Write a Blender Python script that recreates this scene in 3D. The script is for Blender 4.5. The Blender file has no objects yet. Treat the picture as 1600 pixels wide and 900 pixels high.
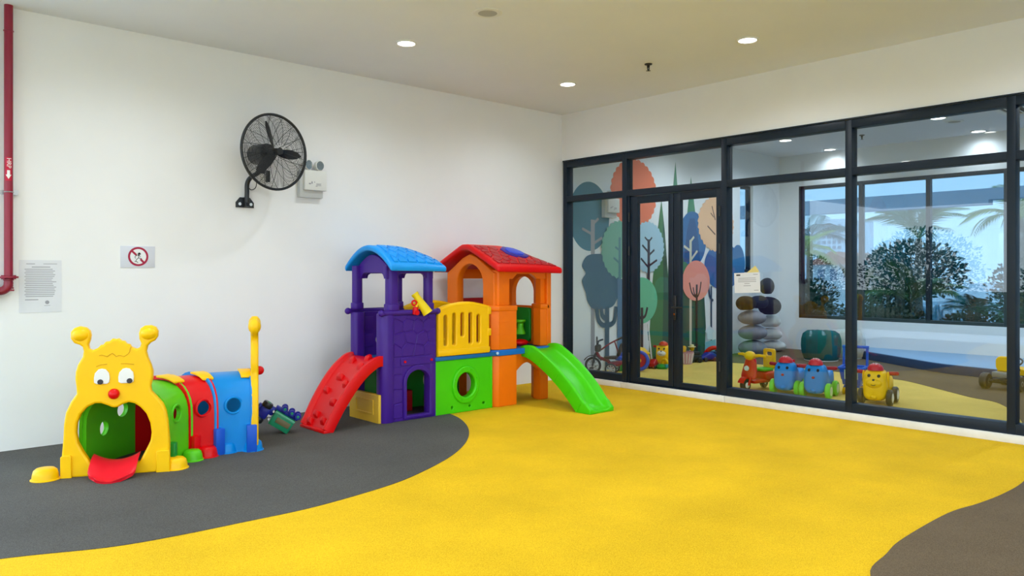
import bpy, bmesh, math, random
from math import sin, cos, pi, radians as R
from mathutils import Vector as V, Matrix as M

random.seed(7)
sc = bpy.context.scene
col = sc.collection

# ------------------------------------------------------------------ camera, sky, exposure
cam_d = bpy.data.cameras.new('camera'); cam = bpy.data.objects.new('camera', cam_d); col.objects.link(cam)
cam.location = (-6.82, -6.659, 1.30)
cam.rotation_euler = (R(90), 0, R(-42.0))
cam_d.sensor_width = 36; cam_d.lens = 27.25; cam_d.shift_y = -23.5/1600
cam_d.clip_start = .05; cam_d.clip_end = 600
sc.camera = cam

world = bpy.data.worlds.new('overcast_sky'); sc.world = world; world.use_nodes = True
_n = world.node_tree.nodes; _l = world.node_tree.links
for x in list(_n): _n.remove(x)
_o = _n.new('ShaderNodeOutputWorld'); _b = _n.new('ShaderNodeBackground')
_tc = _n.new('ShaderNodeTexCoord'); _sx = _n.new('ShaderNodeSeparateXYZ'); _cr = _n.new('ShaderNodeValToRGB')
_l.new(_tc.outputs['Generated'], _sx.inputs[0]); _l.new(_sx.outputs['Z'], _cr.inputs[0])
_cr.color_ramp.elements[0].position = 0.0; _cr.color_ramp.elements[0].color = (.80, .92, 1, 1)
_cr.color_ramp.elements[1].position = 0.6; _cr.color_ramp.elements[1].color = (.60, .80, 1, 1)
_l.new(_cr.outputs[0], _b.inputs['Color']); _b.inputs['Strength'].default_value = 4.2
_l.new(_b.outputs[0], _o.inputs['Surface'])

sc.view_settings.view_transform = 'Standard'
sc.view_settings.look = 'None'
sc.view_settings.gamma = 1.0
sc.view_settings.use_curve_mapping = False
sc.view_settings.exposure = 0.02

# ------------------------------------------------------------------ materials
MATS = {}
def mat(name, c, rough=.5, spec=.5, metal=0, var=0, vscale=30, bump=0, bscale=60, emit=None, es=0, coat=0):
    if name in MATS: return MATS[name]
    m = bpy.data.materials.new(name); m.use_nodes = True; MATS[name] = m
    nt = m.node_tree; b = nt.nodes['Principled BSDF']
    b.inputs['Base Color'].default_value = (*c, 1); b.inputs['Roughness'].default_value = rough
    b.inputs['Specular IOR Level'].default_value = spec; b.inputs['Metallic'].default_value = metal
    if coat: b.inputs['Coat Weight'].default_value = coat
    if emit: b.inputs['Emission Color'].default_value = (*emit, 1); b.inputs['Emission Strength'].default_value = es
    if var or bump:
        tc = nt.nodes.new('ShaderNodeTexCoord'); 
    if var:
        nz = nt.nodes.new('ShaderNodeTexNoise'); nz.inputs['Scale'].default_value = vscale; nz.inputs['Detail'].default_value = 4
        nt.links.new(tc.outputs['Object'], nz.inputs['Vector'])
        cr = nt.nodes.new('ShaderNodeValToRGB')
        cr.color_ramp.elements[0].position = .3; cr.color_ramp.elements[1].position = .7
        cr.color_ramp.elements[0].color = (*[max(0, x*(1-var)) for x in c], 1)
        cr.color_ramp.elements[1].color = (*[min(1, x*(1+var)) for x in c], 1)
        nt.links.new(nz.outputs['Fac'], cr.inputs[0]); nt.links.new(cr.outputs[0], b.inputs['Base Color'])
    if bump:
        n2 = nt.nodes.new('ShaderNodeTexNoise'); n2.inputs['Scale'].default_value = bscale; n2.inputs['Detail'].default_value = 3
        nt.links.new(tc.outputs['Object'], n2.inputs['Vector'])
        bp = nt.nodes.new('ShaderNodeBump'); bp.inputs['Strength'].default_value = bump; bp.inputs['Distance'].default_value = .004
        nt.links.new(n2.outputs['Fac'], bp.inputs['Height']); nt.links.new(bp.outputs[0], b.inputs['Normal'])
    return m
def s2l(h):
    h = h.lstrip('#'); v = [int(h[i:i+2], 16)/255 for i in (0, 2, 4)]
    return tuple(x/12.92 if x <= .04045 else ((x+.055)/1.055)**2.4 for x in v)
def pla(name, h, rough=.36, var=.03): return mat(name, s2l(h), rough, .30, var=var, vscale=6, bump=.12, bscale=240)

def glass(name, tint, r0=.045):
    m = bpy.data.materials.new(name); m.use_nodes = True; nt = m.node_tree
    for x in list(nt.nodes): nt.nodes.remove(x)
    N = nt.nodes.new; L = nt.links.new
    o = N('ShaderNodeOutputMaterial'); mx = N('ShaderNodeMixShader'); t = N('ShaderNodeBsdfTransparent'); g = N('ShaderNodeBsdfGlossy')
    t.inputs[0].default_value = (*tint, 1); g.inputs['Roughness'].default_value = 0.0
    lw = N('ShaderNodeLayerWeight'); lw.inputs['Blend'].default_value = .5
    p = N('ShaderNodeMath'); p.operation = 'POWER'; p.inputs[1].default_value = 5; L(lw.outputs['Facing'], p.inputs[0])
    a = N('ShaderNodeMath'); a.operation = 'MULTIPLY_ADD'; a.inputs[1].default_value = 1-r0; a.inputs[2].default_value = r0; L(p.outputs[0], a.inputs[0])
    L(a.outputs[0], mx.inputs[0]); L(t.outputs[0], mx.inputs[1]); L(g.outputs[0], mx.inputs[2]); L(mx.outputs[0], o.inputs['Surface'])
    return m

def rubber(name, ca, cb, cc, scale=420, big=.10):
    """poured rubber granule flooring"""
    m = bpy.data.materials.new(name); m.use_nodes = True; nt = m.node_tree; b = nt.nodes['Principled BSDF']
    N = nt.nodes.new; L = nt.links.new
    tc = N('ShaderNodeTexCoord'); vo = N('ShaderNodeTexVoronoi'); vo.inputs['Scale'].default_value = scale
    L(tc.outputs['Object'], vo.inputs['Vector'])
    sp = N('ShaderNodeSeparateColor'); L(vo.outputs['Color'], sp.inputs[0])
    cr = N('ShaderNodeValToRGB'); cr.color_ramp.interpolation = 'LINEAR'
    e = cr.color_ramp.elements; e[0].position = 0; e[0].color = (*cb, 1); e[1].position = 1; e[1].color = (*cc, 1)
    k = e.new(.5); k.color = (*ca, 1); L(sp.outputs[0], cr.inputs[0])
    nz = N('ShaderNodeTexNoise'); nz.inputs['Scale'].default_value = 1.7; nz.inputs['Detail'].default_value = 5
    L(tc.outputs['Object'], nz.inputs['Vector'])
    mr = N('ShaderNodeMapRange'); mr.inputs[1].default_value = .3; mr.inputs[2].default_value = .7
    mr.inputs[3].default_value = 1-big; mr.inputs[4].default_value = 1+big; L(nz.outputs['Fac'], mr.inputs[0])
    mx = N('ShaderNodeMix'); mx.data_type = 'RGBA'; mx.blend_type = 'MULTIPLY'; mx.inputs[0].default_value = 1
    L(cr.outputs[0], mx.inputs[6]); L(mr.outputs[0], mx.inputs[7]); L(mx.outputs[2], b.inputs['Base Color'])
    b.inputs['Roughness'].default_value = .85; b.inputs['Specular IOR Level'].default_value = .12
    bp = N('ShaderNodeBump'); bp.inputs['Strength'].default_value = .5; bp.inputs['Distance'].default_value = .003
    L(vo.outputs['Distance'], bp.inputs['Height']); L(bp.outputs[0], b.inputs['Normal'])
    return m

WALL = mat('wall_paint', (.855, .855, .865), .7, .3, var=.012, vscale=2.5, bump=.06, bscale=90)
CEIL = mat('ceiling_paint', (.79, .82, .875), .8, .2, var=.01, vscale=2)
INWALL = mat('inner_wall_paint', (.82, .85, .87), .6, .3, var=.01, vscale=2)
FRAME = mat('frame_navy', s2l('#12202f'), .42, .3, var=.05, vscale=4)
KERB = mat('kerb_white', (.80, .79, .75), .6, .3, var=.05, vscale=12, bump=.1)
GLASS = glass('clear_glass', (.93, .97, .98))
TINT = glass('tinted_glass', (.36, .46, .53), .045)
F_YEL = rubber('rubber_yellow', (.80, .485, .010), (.64, .34, .004), (.90, .60, .022))
F_YHAZE = rubber('rubber_yellow_haze', (.74, .53, .12), (.60, .40, .07), (.84, .64, .20))  # same yellow rubber, with the glass's reflection haze mixed into the colour
F_GRY = rubber('rubber_grey', (.094, .090, .084), (.062, .059, .055), (.14, .136, .128))
F_BRN = rubber('rubber_brown', (.150, .108, .066), (.105, .074, .044), (.20, .148, .095))
BLACK = mat('black_plastic', (.012, .014, .017), .4, .5)
BLKMET = mat('black_metal', (.010, .012, .016), .35, .5)
YEL = pla('plastic_yellow', '#fcc400'); RED = pla('plastic_red', '#dc0006'); GRN = pla('plastic_green', '#58c416')
BLU = pla('plastic_blue', '#0086d8'); PUR = pla('plastic_purple', '#421c8a'); ORG = pla('plastic_orange', '#f67708')
SKYB = pla('plastic_sky_blue', '#0e94e8'); DBLU = pla('plastic_deep_blue', '#1556c8'); DECK = pla('plastic_deck_blue', '#1268ae')
DRED = pla('plastic_dark_red', '#b0121c'); LGRN = pla('plastic_light_green', '#48cc08'); DGRN = pla('plastic_dark_green', '#178b2a')
TNG = pla('plastic_tongue_red', '#ea1c2c'); TYEL = pla('plastic_pale_yellow', '#e9bb3a'); NAVY = pla('plastic_navy', '#1a2a8c')
WHITE = mat('plastic_white', (.82, .82, .80), .35, .5); OFFW = mat('housing_white', (.74, .745, .72), .45, .4)
PUPIL = mat('pupil_black', (.02, .02, .035), .4)
PAPER = mat('paper', (.74, .75, .80), .7, .2, var=.02, vscale=9)
INK = mat('ink_grey', (.33, .33, .37), .8, .1); INKB = mat('ink_black', (.03, .03, .035), .8, .1)
PIPE = mat('pipe_red', s2l('#8e1230'), .35, .5, var=.08, vscale=5)
CHROME = mat('chrome', (.75, .75, .76), .15, .5, metal=1); STEEL = mat('steel_dull', (.45, .45, .46), .4, .5, metal=1)
LAMP = mat('lamp_lens', (1, 1, 1), .4, emit=(1, .97, .93), es=14)
LAMPIN = mat('lamp_lens_inner', (1, 1, 1), .4, emit=(1, .98, .96), es=5)
GREYP = mat('grille_grey', (.42, .42, .40), .6, .3)
REFL = mat('lamp_reflector', (.80, .80, .78), .12, .5, metal=1)

# ------------------------------------------------------------------ helpers
def world_of(o):
    m = o.matrix_basis.copy()
    while o.parent: o = o.parent; m = o.matrix_basis @ m
    return m
def tag(o, label=None, cat=None, group=None, kind=None):
    if label: o['label'] = label
    if cat: o['category'] = cat
    if group: o['group'] = group
    if kind: o['kind'] = kind
    return o
def empty(name, loc=(0, 0, 0), rz=0, label=None, cat=None, group=None, kind=None, rot=None):
    o = bpy.data.objects.new(name, None); o.empty_display_size = .1; col.objects.link(o)
    o.location = loc; o.rotation_euler = rot if rot else (0, 0, rz)
    return tag(o, label, cat, group, kind)
def rotm(r): return M.Rotation(r[2], 4, 'Z') @ M.Rotation(r[1], 4, 'Y') @ M.Rotation(r[0], 4, 'X')
def plate_mesh(outer, holes, t, bev, res=2):
    """flat shape with holes in local XY, thickness t centred on Z, rounded edges"""
    cu = bpy.data.curves.new('c', 'CURVE'); cu.dimensions = '2D'; cu.fill_mode = 'BOTH'
    cu.extrude = max(t/2-bev, .0001); cu.bevel_depth = bev; cu.bevel_resolution = res; cu.offset = -bev
    for poly in [outer]+list(holes):
        sp = cu.splines.new('POLY'); sp.points.add(len(poly)-1); sp.use_cyclic_u = True
        for p, q in zip(sp.points, poly): p.co = (q[0], q[1], 0, 1)
    o = bpy.data.objects.new('c', cu); me = bpy.data.meshes.new_from_object(o)
    bpy.data.objects.remove(o); bpy.data.curves.remove(cu)
    return me
XZ = M(((1, 0, 0, 0), (0, 0, -1, 0), (0, 1, 0, 0), (0, 0, 0, 1)))     # local (x,y,z) -> (x,-z,y): plate stands in XZ
YZ = M(((0, 0, 1, 0), (1, 0, 0, 0), (0, 1, 0, 0), (0, 0, 0, 1)))      # local (x,y,z) -> (z, x, y): plate stands in YZ
class B:
    def __init__(s): s.bm = bmesh.new()
    def _xf(s, vs, m): bmesh.ops.transform(s.bm, matrix=m, verts=vs)
    def box(s, c, d, rot=None, bev=0, seg=2):
        r = bmesh.ops.create_cube(s.bm, size=1); vs = r['verts']
        s._xf(vs, M.Diagonal((*d, 1)))
        if bev:
            es = list({e for v in vs for e in v.link_edges})
            b = bmesh.ops.bevel(s.bm, geom=es, offset=bev, segments=seg, affect='EDGES', profile=.5, clamp_overlap=True)
            vs = list({v for v in b['verts']} | {v for v in vs if v.is_valid})
        s._xf(vs, M.Translation(c) @ (rotm(rot) if rot else M.Identity(4))); return s
    def bx(s, a, b, bev=0):
        return s.box([(p+q)/2 for p, q in zip(a, b)], [abs(q-p) for p, q in zip(a, b)], bev=bev)
    def cyl(s, p, q, r1, r2=None, n=20, caps=True):
        p, q = V(p), V(q); d = q-p; r2 = r1 if r2 is None else r2
        r = bmesh.ops.create_cone(s.bm, cap_ends=caps, segments=n, radius1=r1, radius2=r2, depth=d.length)
        s._xf(r['verts'], M.Translation((p+q)/2) @ V((0, 0, 1)).rotation_difference(d).to_matrix().to_4x4()); return s
    def ell(s, c, r, rot=None, u=20, v=12):
        if isinstance(r, (int, float)): r = (r, r, r)
        q = bmesh.ops.create_uvsphere(s.bm, u_segments=u, v_segments=v, radius=1)
        s._xf(q['verts'], M.Translation(c) @ (rotm(rot) if rot else M.Identity(4)) @ M.Diagonal((*r, 1))); return s
    def rings(s, rings, closed=True, cap=True, loop=False):
        rr = [[s.bm.verts.new(p) for p in g] for g in rings]
        k = len(rr[0]); pairs = list(zip(rr, rr[1:])) + ([(rr[-1], rr[0])] if loop else [])
        for a, b in pairs:
            for i in range(k if closed else k-1):
                j = (i+1) % k
                try: s.bm.faces.new((a[i], a[j], b[j], b[i]))
                except ValueError: pass
        if cap and not loop:
            for g in (rr[0], rr[-1]):
                try: s.bm.faces.new(g)
                except ValueError: pass
        return s
    def tube(s, pts, r, n=8, loop=False, cap=True):
        pts = [V(p) for p in pts]; N = len(pts); out = []; up = None
        rr = r if isinstance(r, (list, tuple)) else [r]*N
        for i in range(N):
            a = pts[i-1] if (i or loop) else pts[i]; b = pts[(i+1) % N] if (i < N-1 or loop) else pts[i]
            d = (b-a).normalized()
            if up is None: up = V((0, 0, 1)) if abs(d.z) < .9 else V((1, 0, 0))
            x = d.cross(up).normalized(); up = x.cross(d).normalized()
            out.append([pts[i]+(x*cos(2*pi*k/n)+up*sin(2*pi*k/n))*rr[i] for k in range(n)])
        return s.rings(out, cap=cap, loop=loop)
    def lathe(s, prof, n=24, m=None):
        g = []
        for r, z in prof: g.append([V((max(r, 1e-4)*cos(2*pi*k/n), max(r, 1e-4)*sin(2*pi*k/n), z)) for k in range(n)])
        if m is not None: g = [[m @ p for p in q] for q in g]
        return s.rings(g)
    def torus(s, c, R_, r, axis=(0, 0, 1), n=32, k=10):
        q = V((0, 0, 1)).rotation_difference(V(axis)).to_matrix()
        g = [[V(c)+q @ V(((R_+r*cos(2*pi*j/k))*cos(2*pi*i/n), (R_+r*cos(2*pi*j/k))*sin(2*pi*i/n), r*sin(2*pi*j/k))) for j in range(k)] for i in range(n)]
        return s.rings(g, loop=True)
    def mesh(s, me, m=None):
        if m is not None: me.transform(m)
        s.bm.from_mesh(me); bpy.data.meshes.remove(me); return s
    def plate(s, outer, t, m, holes=(), bev=.006):
        return s.mesh(plate_mesh(outer, holes, t, bev), m)
    def poly(s, pts):
        s.bm.faces.new([s.bm.verts.new(p) for p in pts]); return s
    def grid(s, f, nu, nv, t):
        """surface f(u,v) thickened straight down/along vector t"""
        T = [[V(f(i/nu, j/nv)) for j in range(nv+1)] for i in range(nu+1)]; t = V(t)
        a = [[s.bm.verts.new(p) for p in r] for r in T]; b = [[s.bm.verts.new(p+t) for p in r] for r in T]
        F = s.bm.faces.new
        for i in range(nu):
            for j in range(nv):
                F((a[i][j], a[i+1][j], a[i+1][j+1], a[i][j+1])); F((b[i][j], b[i][j+1], b[i+1][j+1], b[i+1][j]))
        for i in range(nu):
            F((a[i][0], b[i][0], b[i+1][0], a[i+1][0])); F((a[i][nv], a[i+1][nv], b[i+1][nv], b[i][nv]))
        for j in range(nv):
            F((a[0][j], a[0][j+1], b[0][j+1], b[0][j])); F((a[nu][j], b[nu][j], b[nu][j+1], a[nu][j+1]))
        return s
    def raw(s):
        bmesh.ops.recalc_face_normals(s.bm, faces=s.bm.faces)
        me = bpy.data.meshes.new('m'); s.bm.to_mesh(me); s.bm.free(); return me
    def out(s, name, material, parent=None, local=False, origin=None, bevel=0, sharp=35, seg=2, cut=None):
        return finish(s.raw(), name, material, parent, local, origin, bevel, sharp, seg, cut)
def finish(me, name, material, parent=None, local=False, origin=None, bevel=0, sharp=35, seg=2, cut=None):
    if bevel or cut:
        t = bpy.data.objects.new('t', me); col.objects.link(t); tmp = []
        for c in (cut or []):
            co = bpy.data.objects.new('k', c); col.objects.link(co); tmp.append(co)
            md = t.modifiers.new('b', 'BOOLEAN'); md.operation = 'DIFFERENCE'; md.object = co; md.solver = 'EXACT'
        if bevel:
            md = t.modifiers.new('v', 'BEVEL'); md.width = bevel; md.segments = seg; md.limit_method = 'ANGLE'; md.angle_limit = R(40)
        dg = bpy.context.evaluated_depsgraph_get(); me2 = bpy.data.meshes.new_from_object(t.evaluated_get(dg))
        for o in [t]+tmp:
            d = o.data; bpy.data.objects.remove(o); bpy.data.meshes.remove(d)
        me = me2
    if parent is not None and not local: me.transform(world_of(parent).inverted())
    if origin is not None: me.transform(M.Translation(-V(origin)))
    me.materials.clear(); me.materials.append(material)
    me.polygons.foreach_set('use_smooth', [True]*len(me.polygons)); me.set_sharp_from_angle(angle=R(sharp))
    me.name = name
    o = bpy.data.objects.new(name, me); col.objects.link(o)
    if parent is not None: o.parent = parent
    if origin is not None: o.location = origin
    return o
def dup(o, parent=None, **kw):
    c = o.copy(); col.objects.link(c)
    if parent is not None: c.parent = parent
    for ch in list(o.children): dup(ch, c)
    return c
def struct(o, label=None): o['kind'] = 'structure'; return o
def spline(pts, k=8, closed=False):
    out = []; n = len(pts)
    for i in range(n if closed else n-1):
        if closed: p = [pts[(i+j-1) % n] for j in range(4)]
        else: p = [pts[max(0, min(n-1, i+j-1))] for j in range(4)]
        for s in range(k):
            t = s/k
            out.append(tuple(.5*((2*p[1][d])+(-p[0][d]+p[2][d])*t+(2*p[0][d]-5*p[1][d]+4*p[2][d]-p[3][d])*t*t+(-p[0][d]+3*p[1][d]-3*p[2][d]+p[3][d])*t**3) for d in range(len(p[0]))))
    if not closed: out.append(tuple(pts[-1]))
    return out
def circ(cx, cy, rx, ry=None, n=28, a0=0): ry = rx if ry is None else ry; return [(cx+rx*cos(a0+2*pi*i/n), cy+ry*sin(a0+2*pi*i/n)) for i in range(n)]
def rrect(x0, y0, x1, y1, r, k=4):
    o = []
    for cx, cy, a in ((x1-r, y1-r, 0), (x0+r, y1-r, pi/2), (x0+r, y0+r, pi), (x1-r, y0+r, 3*pi/2)):
        for i in range(k+1): t = a+pi/2*i/k; o.append((cx+r*cos(t), cy+r*sin(t)))
    return o
def arch(x0, x1, z0, zs, zt, k=10):
    """door opening: straight to zs then a half ellipse to zt"""
    c = (x0+x1)/2; r = (x1-x0)/2
    return [(x0, z0), (x1, z0)]+[(c+r*cos(pi*i/k), zs+(zt-zs)*sin(pi*i/k)) for i in range(k+1)]
def clip_cell(i, seeds, poly, gap=0):
    for j, q in enumerate(seeds):
        if j == i: continue
        p = seeds[i]; nx, ny = q[0]-p[0], q[1]-p[1]; L = math.hypot(nx, ny); nx /= L; ny /= L
        d = L/2-gap/2; new = []
        for a, b in zip(poly, poly[1:]+poly[:1]):
            da = (a[0]-p[0])*nx+(a[1]-p[1])*ny-d; db = (b[0]-p[0])*nx+(b[1]-p[1])*ny-d
            if da <= 0: new.append(a)
            if da*db < 0: t = da/(da-db); new.append((a[0]+(b[0]-a[0])*t, a[1]+(b[1]-a[1])*t))
        poly = new
        if len(poly) < 3: return None
    return poly
def text_mesh(s, size, ext=.001):
    cu = bpy.data.curves.new('t', 'FONT'); cu.body = s; cu.size = size; cu.extrude = ext; cu.align_x = 'CENTER'; cu.align_y = 'CENTER'
    o = bpy.data.objects.new('t', cu); me = bpy.data.meshes.new_from_object(o); bpy.data.objects.remove(o); bpy.data.curves.remove(cu); return me

# ------------------------------------------------------------------ room shell
H = 3.236
D = 5.2                     # depth of the inner room
FZ = .04                    # inner floor level
X0, Y0 = -9.2, -11.0        # open sides of the covered play area
struct(B().bx((X0, Y0, -.15), (.0, .0, 0)).out('floor', F_YEL))
gp = spline([(-9.2, -1.9), (-8, -2.05), (-7, -2.25), (-6.193, -2.485), (-5.704, -2.674), (-5.09, -2.722), (-4.72, -2.723), (-4.249, -2.642), (-3.941, -2.537), (-3.515, -2.317), (-3.167, -2.059), (-2.873, -1.756), (-2.647, -1.422), (-2.496, -1.074), (-2.42, -.6), (-2.4, -.001)], 6)
struct(B().plate(gp+[(-9.2, -.001)], .004, M.Translation((0, 0, .002)), bev=0).out('floor_grey_inlay', F_GRY))
bp = spline([(-5.2, -11), (-4.6, -8), (-4.15, -6.4), (-3.75, -5.5), (-3.453, -5.217), (-3.137, -5.155), (-2.864, -5.123), (-2.277, -5.123), (-1.942, -5.175), (-1.603, -5.207), (-1.21, -5.203), (-.7, -5.12), (-.03, -4.95)], 6)
struct(B().plate(bp+[(-.03, -11)], .004, M.Translation((0, 0, .002)), bev=0).out('floor_brown_inlay', F_BRN))
struct(B().bx((.0, -8, -.15), (D+.2, .15, FZ)).out('floor_inner', F_YHAZE))
ip = spline([(2.62, .0), (2.76, -.67), (2.92, -1.3), (2.89, -1.938), (2.704, -2.828), (2.589, -3.089), (2.212, -3.541), (1.881, -3.937), (1.722, -4.211), (1.231, -4.49), (.7, -4.7), (.14, -4.9)], 6)
struct(B().plate(ip+[(.14, -7.99), (D, -7.99), (D, 0)], .004, M.Translation((0, 0, FZ+.002)), bev=0).out('floor_inner_brown_inlay', F_BRN))
struct(B().bx((X0, Y0, H), (D+.15, .15, H+.15)).out('ceiling', CEIL))
struct(B().bx((-6.15, 0, -.15), (0, .15, H)).out('wall_left', WALL))
struct(B().bx((X0, 0, 2.62), (-6.15, .15, H)).out('beam_4', WALL))
# bulkhead over the glazing
struct(B().bx((0, Y0, 2.66), (.13, 0, H)).out('wall_right', WALL))
struct(B().bx((0, -11, 0), (.13, -7.30, 2.66)).out('wall_right_end', WALL))
# kerb below the glazing in three pours
kb = [(0, -.95), (-.955, -2.30), (-2.305, -7.3)]
for i, (a, b) in enumerate(kb):
    struct(B().bx((-.03, b, 0), (.12, a, .062), bev=.004).out('trim_%d' % (i+1), KERB))
# inner room walls
wo = [(4.0, 1.31), (4.39, 1.31), (4.39, 2.69), (4.0, 2.69)]
struct(B().plate([(0, 0), (D+.15, 0), (D+.15, H), (0, H)], .15, M.Translation((0, .075, 0)) @ XZ, [wo], bev=0).out('wall_inner_left', INWALL))
WY = [-.35, -6.9]
struct(B().plate([(0, 0), (-8, 0), (-8, H), (0, H)], .15, M.Translation((D+.075, 0, 0)) @ YZ, [[(WY[0], .565), (WY[0], 2.72), (WY[1], 2.72), (WY[1], .565)]], bev=0).out('wall_inner_back', INWALL))
struct(B().bx((.13, -8.15, 0), (D+.15, -8, H)).out('wall_inner_right', INWALL))
# edge beams and columns of the open sides
for i, (a, b) in enumerate([((X0-.3, Y0, 2.62), (X0, .15, H+.15)), ((X0, Y0-.3, 2.62), (.13, Y0, H+.15))]):
    struct(B().bx(a, b).out('beam_%d' % (i+1), WALL))
for i, (x, y) in enumerate([(X0, Y0), (X0, -7.6), (-4.6, Y0)]):
    struct(B().bx((x-.35, y-.35, 0), (x, y, 2.62)).out('column_%d' % (i+1), WALL))

# ------------------------------------------------------------------ glazed partition (x = 0 .. .11)
FD = .11
POSTS = [(-.022, -.085), (-.952, -1.02), (-2.247, -2.31), (-3.516, -3.576), (-4.773, -4.833), (-6.03, -6.09), (-7.24, -7.30)]
def rail(y0, y1, z0, z1, p, name='rail', x0=0, x1=FD): return B().bx((x0, y0, z0), (x1, y1, z1), bev=.003).out(name, FRAME, p)
def pane(y0, y1, z0, z1, p, x=.055, m=GLASS): return B().bx((x-.004, y0, z0), (x+.004, y1, z1)).out('pane', m, p)
for i in range(6):
    w = empty('window_%d' % (i+1), (0, (POSTS[i][1]+POSTS[i+1][0])/2, .062), kind='structure')
    a, b = POSTS[i][1], POSTS[i+1][0]
    rail(POSTS[i][0], a, .062, 2.66, w, 'post')
    if i == 5: rail(POSTS[6][0], POSTS[6][1], .062, 2.66, w, 'post')
    rail(a, b, 2.585, 2.66, w); rail(a, b, 2.165, 2.235, w)
    pane(a, b, 2.235, 2.585, w)
    # slim shadow-gap trim above the head rail
    B().bx((-.012, POSTS[i][0], 2.66), (0, b, 2.672)).out('head_trim', FRAME, w)
    if i != 1:
        rail(a, b, .062, .145, w); pane(a, b, .145, 2.165, w)
    else:
        rail(a, -1.05, .062, 2.165, w, 'jamb', .012, .1); rail(-2.225, b, .062, 2.165, w, 'jamb', .012, .1)
        rail(-1.05, -2.225, .062, .072, w, 'threshold')
for i, (y0, y1, s0, s1) in enumerate([(-1.052, -1.642, .104, .066), (-1.648, -2.223, .085, .049)]):
    d = empty('door_%d' % (i+1), (.03, y0 if i == 0 else y1, .07), kind='structure')
    xa, xb = .022, .075
    for a, b, c, e, nm in [(y0, y0-s0, .075, 2.155, 'stile'), (y1+s1, y1, .075, 2.155, 'stile'), (y0-s0, y1+s1, .075, .132, 'bottom_rail'), (y0-s0, y1+s1, 2.078, 2.155, 'top_rail')]:
        B().bx((xa, a, c), (xb, b, e), bev=.004).out(nm, FRAME, d)
    pane(y0-s0, y1+s1, .132, 2.078, d, x=.048)
    hy = y0+.004 if i == 0 else y1-.004
    for z in (.35, 1.55, 1.93):
        B().cyl((.008, hy, z-.05), (.008, hy, z+.05), .011, n=12).out('hinge', BLACK, d)
    if i == 1:
        hp_ = B().bx((.004, -1.655, .80), (.024, -1.69, 1.06), bev=.006)
        ho = hp_.out('handle', BLACK, d)
        B().tube([(.012, -1.672, .935), (-.045, -1.672, .935), (-.055, -1.70, .935), (-.055, -1.80, .935), (-.055, -1.815, .93)], .010, 8).out('lever', BLACK, ho)
        B().cyl((.006, -1.672, .86), (-.004, -1.672, .86), .010, n=10).out('keyhole', CHROME, ho)

# ------------------------------------------------------------------ back windows of the inner room
MU = [-.35, -1.36, -2.335, -3.33, -4.33, -5.33, -6.33, -6.9]
for i in range(len(MU)-1):
    w = empty('window_%d' % (i+7), (D, (MU[i]+MU[i+1])/2, .565), kind='structure')
    a, b = MU[i], MU[i+1]
    def rr_(y0, y1, z0, z1, nm): B().bx((D+.0, y0, z0), (D+.09, y1, z1), bev=.003).out(nm, FRAME, w)
    rr_(a-.03 if i else a, b+.03, .565, .615, 'rail'); rr_(a-.03 if i else a, b+.03, 2.665, 2.72, 'rail')
    rr_(a+(.03 if i else 0), a-(.03 if i else .06), .565, 2.72, 'mullion')
    if i == len(MU)-2: rr_(b+.06, b, .565, 2.72, 'mullion')
    B().bx((D+.04, a-.03, .615), (D+.048, b+.03, 2.665)).out('pane', TINT, w)
w = empty('window_14', (4.2, 0, 1.31), kind='structure')
for a, b in [((4.0, .05, 1.31), (4.05, .11, 2.69)), ((4.34, .05, 1.31), (4.39, .11, 2.69)), ((4.05, .05, 1.31), (4.34, .11, 1.36)), ((4.05, .05, 2.64), (4.34, .11, 2.69))]:
    B().bx(a, b, bev=.003).out('rail', FRAME, w)
B().bx((4.05, .078, 1.36), (4.34, .086, 2.64)).out('pane', TINT, w)

# curved raised play platform along the back windows
PB = pla('platform_blue', '#8fb4d6', .5); PN = pla('platform_navy', '#153a68', .5)
pc = spline([(5.19, -.5), (5.0, -1.0), (4.62, -1.607), (4.1, -2.4), (3.72, -3.0), (3.60, -3.5), (3.45, -4.3), (3.1, -5.2), (3.0, -6.2), (3.0, -7.98)], 6)
struct(B().plate(pc+[(5.19, -7.98)], .115, M.Translation((0, 0, FZ+.0585)), bev=.008).out('floor_platform', PN))
struct(B().plate([(x+.03, y) for x, y in pc]+[(5.195, -7.97)], .006, M.Translation((0, 0, FZ+.118)), bev=.001).out('floor_platform_top', PB))

# ------------------------------------------------------------------ playhouse (two towers, bridge, two slides)
ph = empty('playhouse', (-2.2, -.69, 0), label='large plastic playhouse with purple and orange towers, bridge and two slides', cat='playhouse')
PX0, PX1, PY0, PY1 = -3.185, -2.62, -.97, -.41
def stones(seedpts, bounds, gap, h, mtx, keep):
    b = B(); x0, z0, x1, z1 = bounds
    for i in range(len(seedpts)):
        c = clip_cell(i, seedpts, [(x0, z0), (x1, z0), (x1, z1), (x0, z1)], gap)
        if not c or not keep(c): continue
        # chamfered slab
        cx = sum(p[0] for p in c)/len(c); cz = sum(p[1] for p in c)/len(c)
        lo = [mtx @ V((p[0], p[1], 0)) for p in c]; hi = [mtx @ V((cx+(p[0]-cx)*.90, cz+(p[1]-cz)*.90, h)) for p in c]
        b.rings([lo, hi])
    return b
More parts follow.
